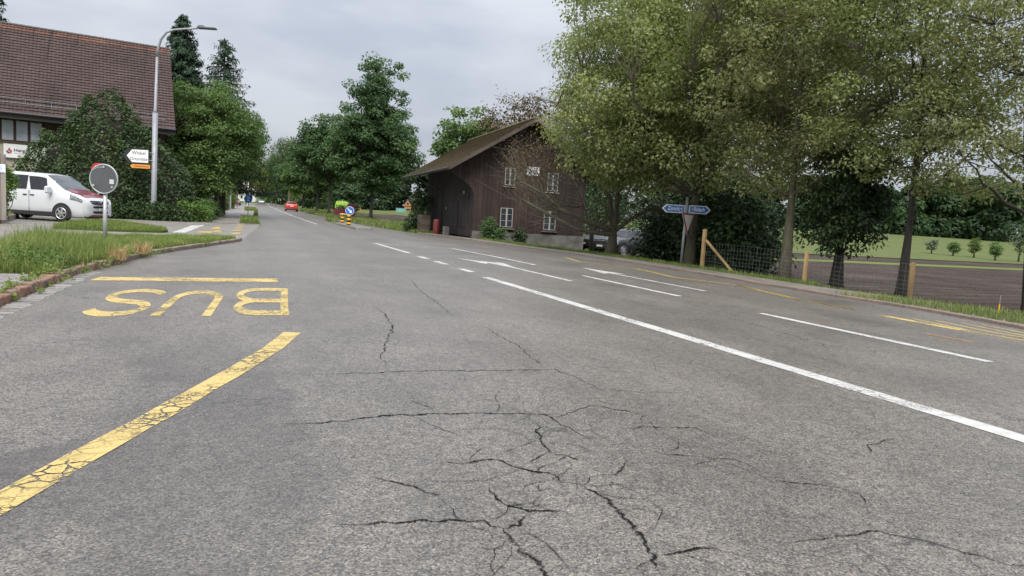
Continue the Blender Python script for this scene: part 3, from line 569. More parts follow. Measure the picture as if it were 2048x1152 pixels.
def tree(name, label, base, trunk, r0, env, nclump, nleaf, cr, leaf, lmat, bmat='bark', seed=1, nlimb=12, group=None, cat='tree', droop=0.25, power=0.45, flat=0.55, aspect=0.6, twig=0.03, extra=None):
    g = np.random.default_rng(seed); t = thing(name, label, cat, base, 0, group); B = np.array(base, float)
    tr = [np.array(p, float) for p in trunk]; n = len(tr); mb = MB()
    rad = [r0 * (1.45 if i == 0 else 1) * (1 - 0.80 * (i / (n - 1)) ** 0.9) for i in range(n)]
    if n > 2 and tr[1][2] < 0.6: rad[1] = r0
    mb.tube(tr, rad, 9)
    env_l = [(e[0] - B[0], e[1] - B[1], e[2] - B[2], e[3], e[4], e[5]) for e in env]
    TP = np.concatenate([np.linspace(tr[i], tr[i + 1], 8, endpoint=False) for i in range(n - 1)]); nodes = [TP]; tr_r = np.interp(np.arange(len(TP)), np.arange(n) * 8, rad)
    lowz = min(e[2] - e[5] * .8 for e in env_l)
    targets, _ = in_ellipsoids(env_l, nlimb, g, 0.35)
    for q in targets:
        h = np.hypot(q[0] - TP[:, 0], q[1] - TP[:, 1]); want = q[2] - 0.75 * h.min(); want = max(want, lowz * 0.9 if lowz > 0 else 1.2)
        i = int(np.argmin(np.abs(TP[:, 2] - want))); c = limb_curve(TP[i], q, g, 7)
        r = min(tr_r[i] * 0.6, 0.05 + 0.018 * np.linalg.norm(q - TP[i])); mb.tube(c, list(np.linspace(r, r * 0.3, 7)), 6, False)
        nodes.append(np.concatenate([np.linspace(c[j], c[j + 1], 4, endpoint=False) for j in range(6)]))
    N = np.concatenate(nodes)
    C, P, o = crown_points(env_l, nclump, nleaf, cr, g, power, flat)
    for c in C:
        i = int(np.argmin(((N - c) ** 2).sum(1) + np.maximum(0, N[:, 2] - c[2]) * 0.5)); d = np.linalg.norm(N[i] - c)
        if d > 0.15: cv = limb_curve(N[i], c, g, 4, 0.2, 0.08); rr = twig * (0.5 + 0.25 * d); mb.tube(cv, [rr, rr * .75, rr * .5, rr * .25], 4, False)
    if extra: extra(mb, g)
    mb.build('trunk', bmat, t, True)
    v, f = leaf_quads(P, leaf, g, droop, o, aspect); mesh_obj('crown', v, f, lmat, t)
    return t
def bush(name, label, base, env, n, leaf, lmat, seed=1, cat='bush', group=None, droop=0.1, stems=6, power=0.4):
    g = np.random.default_rng(seed); t = thing(name, label, cat, base, 0, group); B = np.array(base)
    e = [(a[0] - B[0], a[1] - B[1], a[2] - B[2], a[3], a[4], a[5]) for a in env]; C, P, o = crown_points(e, max(6, n // 28), 28, 0.55 * min(a[3] for a in e), g, power, 0.8)
    P[:, 2] = np.maximum(P[:, 2], 0.02); mb = MB()
    for c in C[:stems * 3]: cv = limb_curve((g.normal() * .08, g.normal() * .08, 0), c, g, 5, 0.2); mb.tube(cv, [.022, .018, .014, .010, .005], 4, False)
    mb.build('stem', 'bark_dark', t); v, f = leaf_quads(P, leaf, g, droop, o); mesh_obj('foliage', v, f, lmat, t); return t
def inside_poly(P, poly):
    x, y = P[:, 0], P[:, 1]; c = np.zeros(len(P), bool); j = len(poly) - 1
    for i in range(len(poly)):
        xi, yi = poly[i]; xj, yj = poly[j]; c ^= ((yi > y) != (yj > y)) & (x < (xj - xi) * (y - yi) / (yj - yi + 1e-12) + xi); j = i
    return c
def grass(name, poly, n, hmin, hmax, mat, z=None, seed=1, wd=0.008, hfun=None, parent=None, lean=0.45):
    g = np.random.default_rng(seed); A = np.array(poly); lo, hi = A.min(0), A.max(0); P = g.uniform(lo, hi, size=(n * 4, 2)); P = P[inside_poly(P, poly)][:n]; m = len(P)
    h = g.uniform(hmin, hmax, m) * g.uniform(0.6, 1.0, m)
    if hfun is not None: h = h * hfun(P)
    if z is None: Z = np.array([zt(x, y) for x, y in P])
    elif callable(z): Z = np.array([z(x, y) for x, y in P])
    else: Z = np.full(m, z)
    a = g.uniform(0, 2 * np.pi, m); l = g.uniform(0.05, lean, m) * h; d = np.stack([np.cos(a), np.sin(a)], 1); s = np.stack([-d[:, 1], d[:, 0]], 1)
    W = wd * g.uniform(0.7, 1.4, m)[:, None]; v = np.zeros((m, 5, 3))
    v[:, 0, :2] = P - s * W; v[:, 1, :2] = P + s * W; v[:, 2, :2] = P + d * l[:, None] * .35 + s * W * .8; v[:, 3, :2] = P + d * l[:, None]; v[:, 4, :2] = P + d * l[:, None] * .35 - s * W * .8
    v[:, 0, 2] = Z; v[:, 1, 2] = Z; v[:, 2, 2] = Z + h * .6; v[:, 4, 2] = Z + h * .6; v[:, 3, 2] = Z + h
    o = mesh_obj(name, v.reshape(-1, 3), (np.arange(m)[:, None, None] * 5 + np.array([[0, 1, 2], [0, 2, 4], [4, 2, 3]])[None]).reshape(-1, 3), mat, parent); return o

# ------------------------------------------------------------------ grass verges
VL = [(-2.56, 12.0), (-2.37, 14.1), (-1.95, 17.8), (-1.08, 21.2), (-0.2, 24.6), (0.02, 25.5), (-0.6, 25.2), (-1.7, 24.4), (-3.3, 23.0), (-4.3, 21.6), (-4.5, 18.7), (-4.2, 15.5), (-3.75, 11.9)]
kind(MB().prism(VL, -0.02, 0.085).build('grass_verge', 'verge_soil'), 'structure')
def tall(P): return 0.34 + 0.95 * np.exp(-((P[:, 0] + 3.3) / 0.95) ** 2 - ((P[:, 1] - 15.4) / 3.0) ** 2) + 0.1 * np.sin(P[:, 0] * 5 + P[:, 1] * 2)
kind(grass('tall_grass', VL, 60000, 0.18, 0.56, 'grass_blade', 0.08, 11, 0.0045, tall, None, 0.7), 'stuff', 'tall lush grass growing rank on the verge behind the brick kerb', 'grass')
kind(grass('short_grass', VL, 46000, 0.06, 0.19, 'grass_short', 0.08, 12, 0.006), 'stuff', 'short bright grass covering the kerbside verge around the round sign', 'grass')
kind(grass('dry_stalks', VL, 3800, 0.14, 0.42, 'dry_grass', 0.08, 19, 0.004, tall, None, 0.9), 'stuff', 'dry straw stalks mixed into the verge grass', 'grass')
VS = [(-4.1, 13.2), (-2.7, 13.4), (-2.3, 16.5), (-3.4, 19.5), (-4.4, 17.5)]
kind(grass('seed_grass', VS, 300, 0.5, 0.9, 'grass_dull', 0.08, 13, 0.003, None, None, 0.55), 'stuff', 'tall thin grass stalks in seed rising above the verge', 'grass')
g0 = np.random.default_rng(5)
cc = np.stack([g0.uniform(-3.9, -2.5, 260), g0.uniform(12.1, 14.2, 260), g0.uniform(0.1, 0.32, 260)], 1); PP = cc[np.repeat(np.arange(260), 14)] + g0.normal(size=(3640, 3)) * 0.07
v, f = leaf_quads(PP, 0.045, g0, -0.2, None, 0.8); kind(mesh_obj('weeds', v, f, 'leaf_bush'), 'stuff', 'leafy low weeds at the front of the tall verge grass', 'weeds')
kb = [(edge(LEFT, y) + 0.02 + g0.uniform(-.06, .05), y) for y in g0.uniform(7.6, 22, 46)]
cc = np.array([(x, y, 0.02 if x > edge(LEFT, y) else 0.1) for x, y in kb]); kk = np.repeat(np.arange(len(cc)), 22); PP = cc[kk] + np.abs(g0.normal(size=(len(kk), 3))) * np.array([.05, .05, .035]) * g0.choice([.6, 1, 1.5], size=(len(cc), 1))[kk]
v, f = leaf_quads(PP, 0.05, g0, -0.5, None, 0.45); kind(mesh_obj('kerb_weeds', v, f, 'grass_short'), 'stuff', 'small weeds sprouting along the brick kerb and gutter', 'weeds')
kb = [(edge(LEFT, y) - 0.2 + g0.uniform(-.09, .09), y) for y in g0.uniform(8.4, 12.4, 26)]
cc = np.array([(x, y, 0.1) for x, y in kb]); kk = np.repeat(np.arange(len(cc)), 26); PP = cc[kk] + np.abs(g0.normal(size=(len(kk), 3))) * np.array([.06, .06, .04])
v, f = leaf_quads(PP, 0.05, g0, -0.5, None, 0.5); kind(mesh_obj('joint_weeds', v, f, 'grass_short'), 'stuff', 'weeds growing between the block paving and the brick kerb', 'weeds')
for k, (x, y) in enumerate(((-2.02, 15.2), (-1.82, 17.0))):
    q = grass('dead_grass_tuft', [(x - .2, y - .4), (x + .08, y - .4), (x + .08, y + .4), (x - .2, y + .4)], 170, 0.2, 0.36, 'dry_grass', 0.09, 20 + k, 0.005, None, None, 1.4)
    tag(q, ('dead straw-coloured grass tuft flopped over the kerb, the nearer one', 'dead straw-coloured grass tuft on the kerb, the farther smaller one')[k], 'grass tuft', 'dead tufts on the kerb')
VP2 = [(-6.0, 28.9), (-6.2, 36.5), (-4.9, 36.4), (-2.45, 30.2), (-2.6, 29.4), (-3.7, 28.9), (-4.6, 28.8)]
kind(MB().prism(VP2, -0.02, 0.07).build('grass_island', 'verge_soil'), 'structure')
kind(grass('island_grass', VP2, 22000, 0.08, 0.22, 'grass_short', 0.065, 14, 0.008), 'stuff', 'bright mown grass on the triangular patch before the van', 'grass')
VP3 = [(-8.1, 30.4), (-8.3, 31.4), (-9.45, 38.8), (-14, 38.8), (-14, 29)]
pb = kind(MB().prism(VP3, -0.02, 0.18).build('grass_bed', 'verge_soil'), 'structure')
for i in range(8): MB().box((-8.24 - .153 * (i + .5), 31.4 + .93 * (i + .5), 0.09), (0.16, 0.9, 0.26), .163, 0.03).build('edging_stone', 'kerb_stone', pb)
kind(grass('bed_grass', VP3, 12000, 0.12, 0.34, 'grass_short', 0.17, 15, 0.008), 'stuff', 'rough grass in the bed beside the weathered board fence', 'grass')
# median strips left of the far carriageway
VM = [(0.2, 47.4), (1.40, 48.2), (1.62, 62), (0.35, 62)]
kind(MB().prism(VM, -0.02, 0.06).build('median_bed', 'verge_soil'), 'structure'); kind(grass('median_grass', [(0.3, 50.5), (1.40, 49.5), (1.62, 62), (0.35, 62)], 7000, 0.12, 0.3, 'grass_short', 0.09, 16, 0.02), 'stuff', 'bright grass on the narrow median by the blue cycle sign', 'grass')
VN = [(1.3, 62), (1.66, 62), (2.75, 104), (2.4, 104)]
kind(grass('median_weeds', VN, 5000, 0.1, 0.3, 'grass_dull', lambda x, y: zt(0, y) + .0, 17, 0.025), 'stuff', 'thin line of weeds between cycle path and far road', 'weeds')
VN2 = [(1.0, 96), (2.5, 98), (2.9, 122), (1.2, 122)]
kind(grass('far_median_grass', VN2, 4000, 0.15, 0.35, 'grass_short', lambda x, y: zt(0, y), 18, 0.03), 'stuff', 'far small grass patch beside the cycle path', 'grass')
# right verge grass
VR = [(14.25, 7), (14.25, 9), (14.1, 11.2), (13.85, 13.5), (14.05, 17.5), (14.0, 22), (13.85, 26), (13.1, 32), (12.8, 38.4), (13.6, 38.4), (17.0, 32), (17.6, 26), (18.6, 20), (19.2, 12), (19.5, 5), (14.6, 4)]
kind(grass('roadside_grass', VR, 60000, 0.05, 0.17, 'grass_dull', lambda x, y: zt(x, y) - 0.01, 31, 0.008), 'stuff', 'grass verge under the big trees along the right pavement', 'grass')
VR2 = [(12.5, 11.9), (13.4, 11.4), (14.0, 9.3), (13.9, 5), (12.2, 5), (12.25, 8), (12.55, 9.6)]
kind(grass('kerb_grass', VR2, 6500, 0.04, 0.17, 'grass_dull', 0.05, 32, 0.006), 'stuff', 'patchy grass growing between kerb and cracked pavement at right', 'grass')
VR3 = [(13.95, 14), (14.3, 14), (14.25, 26), (13.4, 33), (13.1, 38), (12.85, 38), (13.15, 32), (13.85, 26)]
kind(grass('pavement_edge_grass', VR3, 8000, 0.05, 0.19, 'grass_short', 0.03, 33, 0.008), 'stuff', 'fresh green grass line along the back of the right pavement', 'grass')
VF = [(9.7, 62), (9.65, 75), (9.5, 105), (10.0, 140), (16, 140), (15.5, 92), (14.5, 60), (11.2, 54), (10.4, 52.5)]
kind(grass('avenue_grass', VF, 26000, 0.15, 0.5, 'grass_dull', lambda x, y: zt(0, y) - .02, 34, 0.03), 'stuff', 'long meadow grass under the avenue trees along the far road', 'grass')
VF2 = [(11.3, 46), (12.6, 45.5), (13.0, 52), (15, 62), (10.6, 56), (10.5, 52.5)]
kind(grass('barn_side_grass', VF2, 9000, 0.1, 0.35, 'grass_short', lambda x, y: zt(x, y) - .02, 35, 0.018), 'stuff', 'grass verge beyond the barn crates', 'grass')
v = np.random.default_rng(9); cl_ = np.stack([v.uniform(19.2, 60, 5200), v.uniform(4, 39.5, 5200)], 1)
cl_ = cl_[np.argsort(np.hypot(cl_[:, 0] - 18, cl_[:, 1] - 14))][:4600]
cp = np.array([(x, y, zt(x, y) - 0.005) for x, y in cl_]); s = v.uniform(0.015, 0.055, len(cp))[:, None]
oc = np.array([[1, 0, 0], [0, 1, 0], [-1, 0, 0], [0, -1, 0], [0, 0, .8]]); vv = (cp[:, None, :] + oc[None] * s[:, None, :] * v.uniform(.6, 1.3, (len(cp), 5, 1))).reshape(-1, 3)
ff = (np.arange(len(cp))[:, None, None] * 5 + np.array([[0, 1, 4], [1, 2, 4], [2, 3, 4], [3, 0, 4]])[None]).reshape(-1, 3)
kind(mesh_obj('soil_clods', vv, ff, 'soil'), 'stuff', 'clods of turned earth scattered over the ploughed field', 'soil')

# ------------------------------------------------------------------ left: house, ivy, lamp, signs, van
def tiles_on(p0, ux, uy, nx, ny, tw, th, mat, parent, name='roof_tiles', thick=0.03, seed=1, curve=0.018):
    # p0 lower corner, ux along eave, uy up slope; each tile a slightly tilted, bowed slab
    g = random.Random(seed); p0 = Vector(p0); ux = Vector(ux).normalized(); uy = Vector(uy).normalized(); n = ux.cross(uy).normalized(); vs = []; fs = []
    for j in range(ny):
        for i in range(nx):
            o = p0 + ux * (i * tw) + uy * (j * th); b = len(vs); k = g.uniform(-.006, .006)
            for (a, c) in ((0.02, 0), (0.5, 0), (0.98, 0), (0.02, 1.12), (0.5, 1.12), (0.98, 1.12)):
                h = thick * 1.5 * (1 - c * 0.75) + (curve if a == 0.5 else 0) + k
                vs.append(o + ux * (a * tw) + uy * (c * th) + n * h)
            for a in (0.02, 0.5, 0.98): vs.append(o + ux * (a * tw) + n * 0.0)
            fs += [(b, b + 1, b + 4, b + 3), (b + 1, b + 2, b + 5, b + 4), (b + 6, b + 7, b + 1, b), (b + 7, b + 8, b + 2, b + 1)]
    o = mesh_obj(name, vs, fs, mat, parent); o['kind'] = 'stuff'; return o
house = thing('farmhouse', 'farmhouse with steep brown tiled roof behind the ivy', 'house', (-3.97, 53.81, 0), 9.5)
HL = 28.0; EZ = 6.0; RZ = 12.1; RUN = 4.6       # local: X from -HL to 0 along eave, Y into depth
wall = MB().box((-HL / 2, 1.2 + 3.7, 2.2), (HL - 1.2, 7.4, 4.4)).build('wall', 'render_cream', house)
up = MB().box((-HL / 2, 1.2 + 3.7, 5.2), (HL - 1.1, 7.5, 1.75)).build('upper_wall', 'house_wood', house)
MB().add([(-HL + .6, 1.1, 6.0), (-0.6, 1.1, 6.0), (-.6, 8.6, 6.0), (-HL + .6, 8.6, 6.0), (-HL + .6, 4.9, 11.3), (-.6, 4.9, 11.3)], [(0, 3, 4), (1, 5, 2), (0, 1, 2, 3), (0, 4, 5, 1), (2, 5, 4, 3)]).build('gable', 'house_wood', house)
sl = math.hypot(RUN, RZ - EZ)
rb = MB().add([(-HL, 0, EZ), (0, 0, EZ), (0, RUN, RZ), (-HL, RUN, RZ), (-HL, 2 * RUN, EZ), (0, 2 * RUN, EZ), (-HL, 0.2, EZ - .12), (0, .2, EZ - .12), (0, RUN, RZ - .28), (-HL, RUN, RZ - .28), (-HL, 2 * RUN - .2, EZ - .12), (0, 2 * RUN - .2, EZ - .12)],
    [(0, 1, 2, 3), (3, 2, 5, 4), (7, 6, 9, 8), (8, 9, 10, 11), (0, 6, 7, 1), (4, 5, 11, 10), (1, 7, 8, 2), (2, 8, 11, 5), (0, 3, 9, 6), (3, 4, 10, 9)]).build('roof', 'tile_brown', house)
nx = int(HL / 0.21); ny = int(sl / 0.245)
tiles_on((-HL, 0, EZ), (1, 0, 0), (0, RUN, RZ - EZ), nx, ny - 2, HL / nx, sl / ny, 'tile_brown', rb, thick=.05, seed=4, curve=.03)
q_ = (ny - 2) / ny; tiles_on((-HL, RUN * q_, EZ + (RZ - EZ) * q_), (1, 0, 0), (0, RUN, RZ - EZ), nx, 2, HL / nx, sl / ny, 'tile_ridge', rb, 'ridge_course', thick=.05, seed=5, curve=.03)
mb = MB()
for i in range(68): mb.box((-HL + (i + .5) * HL / 68, RUN, RZ + 0.03), (HL / 68 * 1.04, 0.26, 0.16), 0, 0.05)
mb.build('ridge_tiles', 'ridge_tile', rb)['kind'] = 'stuff'
MB().tube([(-HL, -0.08, EZ - 0.02), (0, -0.08, EZ - 0.02)], 0.085, 8).build('gutter', 'gutter_metal', house)
MB().box((-HL / 2, 0.1, EZ - 0.24), (HL, 0.06, 0.26)).build('fascia', 'fascia', house)
mb = MB()
for z in (0.55, 0.95):
    q = z / sl; mb.tube([(-HL + .2, RUN * q - 0.13, EZ + (RZ - EZ) * q + 0.18), (-0.6, RUN * q - .13, EZ + (RZ - EZ) * q + 0.18)], 0.018, 5)
for i in range(20): mb.tube([(-HL + .5 + i * 1.36, RUN * .6 / sl, EZ + (RZ - EZ) * .5 / sl), (-HL + .5 + i * 1.36, RUN * .95 / sl - .13, EZ + (RZ - EZ) * .95 / sl + .2)], 0.015, 5)
mb.build('snow_guard', 'pole_dark', rb)
for i in range(16):
    x = -7.95 - i * 0.74; fr = MB().box((x, 1.07, 4.98), (0.70, 0.06, 1.36), 0, 0.01).build('window', 'frame_brown', house)
    MB().box((x, 1.03, 4.98), (0.58, 0.03, 1.22)).build('pane', 'window_pane', fr)
    MB().box((x, 1.01, 4.98), (0.02, 0.012, 1.22)).box((x, 1.01, 4.86), (0.58, 0.011, 0.02)).build('glazing_bar', 'frame_white', fr)
sg = MB().box((-7.75, 1.05, 3.70), (3.8, 0.08, 0.86), 0, 0.01).build('sign_board', 'sign_white', house)
text_mesh('Heng.M', 0.26, 'sign_lettering', 'logo_navy', sg, (-9.13, 1.0, 3.76), 'LEFT', 0.01, 1.05, 0.004)
MB().box((-8.65, 1.003, 3.58), (0.95, 0.006, 0.014)).build('sign_rule', 'logo_red', sg)
fl = lambda pts, y: MB().plate([(-9.37 + a * .5, 3.70 + b * .5) for a, b in pts], y, y + .01)
fl([(0.03, .42), (-.10, .20), (-.14, .05), (-.05, -.02), (.06, -.08), (.10, -.22), (.09, -.36), (.26, -.22), (.30, .0), (.24, .17), (.16, .06), (.12, .22)], 1.0).build('flame_emblem', 'logo_red', sg)
fl([(-.20, .10), (-.30, -.08), (-.24, -.26), (-.06, -.36), (.06, -.34), (.05, -.2), (-.06, -.10), (-.16, -.03)], 1.0).build('drop_emblem', 'logo_navy', sg)
MB().box((-HL / 2, 1.09, 4.32), (HL - 1.0, 0.1, 0.18)).build('timber_rail', 'frame_brown', house)
MB().box((-HL / 2, 1.12, 2.3), (HL - 1.1, 0.1, 0.1)).build('timber_rail', 'fascia', house)

# ivy mound: foliage hanging over a solid thicket
def ellip_surface(env, n, g):
    ar = np.array([(e[3] * e[4] + e[3] * e[5] + e[4] * e[5]) for e in env]); k = g.choice(len(env), n, p=ar / ar.sum()); E = np.array(env)[k]; d = unit(g.normal(size=(n, 3)))
    lump = 1 + 0.07 * np.sin(d[:, :1] * 9 + k[:, None]) * np.sin(d[:, 1:2] * 8) + 0.05 * np.sin(d[:, 2:] * 14 + d[:, :1] * 11)
    P = E[:, :3] + d * E[:, 3:] * lump * g.uniform(.92, 1.03, size=(n, 1)); ok = P[:, 2] > 0.02
    for e in env:
        q = (((P - np.array(e[:3])) / np.array(e[3:])) ** 2).sum(1); ok &= q > 0.80
    return P[ok], d[ok]
def ivy(name, label, env, n, leaf, mat, seed, cat='ivy'):
    g = np.random.default_rng(seed); b = (env[0][0], env[0][1], 0); t = thing(name, label, cat, b); mb = MB()
    E = [(e[0] - b[0], e[1] - b[1], e[2], e[3], e[4], e[5]) for e in env]
    for e in E:
        prof = [(0.001, -.8)] + [(math.cos(a) * .72, math.sin(a) * .72) for a in np.linspace(-1.5, 1.5, 9)] + [(.001, .8)]; seg = 14
        q = MB().lathe(prof, seg); mb.add([(e[0] + x * e[3], e[1] + y * e[4], max(0, e[2] + z * e[5])) for x, y, z in q.v], q.f)
    mb.build('thicket', 'bark_dark', t, True)
    P, d = ellip_surface(E, n, g); k = np.repeat(np.arange(len(P)), 1)
    v, f = leaf_quads(P, leaf, g, 0.55, d, 0.75); mesh_obj('foliage', v, f, mat, t)
    # trailing tendrils
    idx = g.choice(len(P), 900); TP = []
    for i in idx:
        if d[i, 1] > 0.3: continue
        L_ = g.uniform(.4, 1.5); m = int(L_ / .05); TP.append(P[i] + d[i] * .18 + np.stack([g.normal(size=m) * .04, g.normal(size=m) * .04 - .02, -np.linspace(0, L_, m)], 1))
    TP = np.concatenate(TP); TP = TP[TP[:, 2] > 0.1]; v, f = leaf_quads(TP, leaf * .9, g, 0.6, None, 0.7); mesh_obj('tendrils', v, f, mat, t)
    return t
ivy('ivy_thicket', 'huge dark green ivy mound beside the farmhouse', [(-7.4, 49.8, 2.8, 2.6, 2.4, 4.6), (-6.4, 49.6, 2.2, 3.0, 2.4, 3.6), (-9.6, 50.4, 1.8, 2.6, 2.4, 3.2), (-5.0, 48.9, 1.6, 2.2, 2.0, 3.0), (-4.0, 48.2, 0.9, 1.5, 1.5, 2.3), (-7.6, 48.8, 1.2, 3.4, 2.2, 2.6)], 52000, 0.165, 'leaf_ivy', 41)
# low hedge and ground cover in front
hb = [(-6.6 + .42 * i, 46.0 - .05 * i + .25 * math.sin(i), .25) for i in range(16)]
ivy('ivy_edging', 'low ivy and shrubs edging the pavement under the ivy mound', [(x, y, 0.2, .55, .6, .55 + .2 * (i % 3 == 0)) for i, (x, y, z) in enumerate(hb[:9])], 7000, 0.15, 'leaf_ivy', 42, 'hedge')
bush('grey_ground_cover', 'pale grey-green ground cover at the foot of the street lamp', (-3.6, 45.7, 0), [(-4.0, 45.7, .1, .8, .5, .3), (-3.2, 45.9, .15, .7, .5, .35)], 1600, 0.12, 'leaf_grey_cover', 43)
bush('corner_shrub', 'bushy mid-green shrub at the pavement corner left of the foot path', (-2.4, 47.0, 0), [(-2.7, 46.9, .6, .75, .7, .75), (-2.1, 47.6, .4, .6, .7, .6)], 2600, 0.14, 'leaf_bush', 44)
for k, (x, y, h, lb) in enumerate(((-2.2, 50.5, 1.1, 'hedge shrub beside the foot path, second beyond the corner'), (-2.0, 54.5, 1.2, 'hedge shrub beside the foot path under the linden trunk'), (-2.0, 59.5, 1.0, 'hedge shrub beside the foot path just past the linden trunk'), (-2.1, 66.0, 0.9, 'farthest low hedge shrub before the pale wall panel'))):
    bush('hedge_shrub', lb, (x, y, 0), [(x, y, h * .5, .9, 2.0, h * .62)], 3000, 0.15, ('leaf_bush', 'leaf_dark')[k % 2 and 1], 50 + k, 'hedge', 'shrubs along the foot path')

lamp = thing('street_lamp', 'tall grey street lamp with curved arm before the ivy mound', 'street lamp', (-4.5, 45.9, 0))
mb = MB().tube([(0, 0, 0), (0.02, 0, 1.2), (0.05, 0, 6.15)], [0.155, 0.15, 0.145], 14); mb.build('pole', 'pole_grey', lamp, True)
MB().tube([(0.05, 0, 6.15), (0.05, 0, 6.3), (0.12, 0, 9.3)], [.145, .085, .07], 14).tube([(0.12, 0, 9.3), (0.17, -.01, 9.8), (0.32, -.08, 10.3), (0.6, -.22, 10.68), (1.0, -.38, 10.86), (1.6, -.6, 10.95), (2.25, -.86, 11.02)], [.07, .068, .065, .062, .058, .055, .05], 12).build('arm', 'pole_grey', lamp, True)
hd = MB().box((2.75, -1.05, 11.06), (1.05, 0.34, 0.11), R(-21), 0.04).build('lamp_head', 'lamp_grey', lamp); MB().box((2.45, -.94, 11.15), (.3, .2, .1), R(-21), .03).build('driver_housing', 'lamp_grey', hd)
# finger posts on the lamp
fp = thing('direction_sign', 'white arrow sign reading Winkel Ortsmitte fixed to the lamp pole', 'sign', (-4.62, 45.75, 0), -24.5)
def arrowplate(x0, x1, z0, z1, tip, y0, y1):   # points to -x
    h = (z0 + z1) / 2; return MB().plate([(x0 + tip, z0), (x1, z0), (x1, z1), (x0 + tip, z1), (x0, h)], y0, y1)
arrowplate(-1.75, -0.12, 3.20, 4.06, .40, 0.0, 0.05).build('panel', 'sign_black', fp)
arrowplate(-1.46, -0.18, 3.27, 3.99, .32, -0.006, 0.0).build('face', 'sign_white', fp)
text_mesh('Winkel', .285, 'lettering', 'sign_black', fp, (-.74, -.010, 3.80), 'CENTER', .004, .98); text_mesh('Ortsmitte', .265, 'lettering', 'sign_black', fp, (-.74, -.010, 3.46), 'CENTER', .004, .98)
[MB().tube([(-.12, .03, z), (.14, .06, z)], .015, 6).build('clamp', 'galvanised', fp) for z in (3.85, 3.42)]
fo = thing('inn_sign', 'small orange arrow sign below the white direction sign', 'sign', (-4.62, 45.75, 0), -24.5)
arrowplate(-1.26, -0.08, 2.94, 3.16, .12, 0.0, 0.035).build('panel', 'sign_orange', fo); text_mesh('Gasthof Breiti', .145, 'lettering', 'sign_black', fo, (-.58, -.004, 3.05), 'CENTER', .004, 1.05)

# round sign seen from behind
rs = thing('round_sign', 'back of a round grey traffic sign on a pole in the verge', 'sign', (-2.72, 17.75, 0.06), -25)
MB().tube([(0, .05, 0), (0.0, .05, 1.42)], .042, 12).build('pole', 'galvanised', rs, True)
MB().plate([(x, 1.58 + z) for x, z in disc(.315, 36)], -0.01, 0.012).build('disc', 'sign_back', rs)
ring = MB(); n = 40
ring.tube([(0.315 * math.cos(2 * math.pi * k / n), -.002, 1.58 + .315 * math.sin(2 * math.pi * k / n)) for k in range(n + 1)], .017, 8, False); ring.build('rim', 'sign_rim', rs, True)
MB().box((.19, -.014, 1.53), (.10, .006, .10)).build('sticker', 'sticker', rs)
for x, z in ((0.01, .26), (-.22, -.15), (.2, -.17)): MB().box((x, -.02, 1.58 + z), (.04, .02, .05), 0, .005).build('mounting_lug', 'sign_rim', rs)
mb = MB()
for k in range(5): mb.box((-.23 + .045 * k, -.013, 1.58 + .215 - .012 * (2 - k) ** 2 * .4 + .015 * k), (.032, .004, .012), 0, 0, 0, .2)
mb.build('print_marks', 'sticker', rs)
pr = thing('prohibition_sign', 'red ringed white round sign half hidden behind the grey disc', 'sign', (-6.78, 42.5, 0), -16)
MB().tube([(0, .05, 0), (0, .05, 2.9)], .035, 10).build('pole', 'galvanised', pr, True)
MB().plate([(x, 2.60 + z) for x, z in disc(.34, 32)], 0, .02).build('border', 'sign_red', pr); MB().plate([(x, 2.60 + z) for x, z in disc(.215, 32)], -.005, 0).build('face', 'sign_white', pr)
MB().tube([(.10 * math.cos(a), -.012, 2.60 + .08 + .06 * math.sin(a)) for a in np.linspace(.3, 3.4, 8)], .012, 5).build('symbol', 'sign_black', pr)

# weathered board fence with a notice, shrub beside
bf = thing('board_fence', 'weathered grey upright boards with a pale blue notice at the left edge', 'fence', (-7.93, 31.15, .15), -8)
for i in range(9): MB().box((-.08 - i * .165, 0, 1.2 + .015 * (i % 3)), (.155, .035, 2.42 + .03 * (i % 2)), 0, .006).build('board', 'grey_timber', bf)
MB().box((-.7, .05, .5), (1.5, .05, .1)).build('rail', 'grey_timber', bf); MB().box((-.7, .05, 2.0), (1.5, .05, .1)).build('rail', 'grey_timber', bf)
nt_ = MB().box((-.46, -.03, 1.88), (.92, .012, .32)).build('notice', 'sign_white', bf); MB().box((-.14, -.037, 1.90), (.02, .004, .18)).box((-.46, -.037, 1.75), (.86, .004, .03)).build('notice_print', 'sign_blue', nt_)
bush('garden_shrub', 'light green leafy shrub between the board fence and the van', (-8.75, 34.0, .1), [(-8.8, 34.1, 1.65, .45, .6, .72), (-8.7, 33.9, 1.15, .34, .45, .5)], 3200, 0.11, 'leaf_bush', 61)

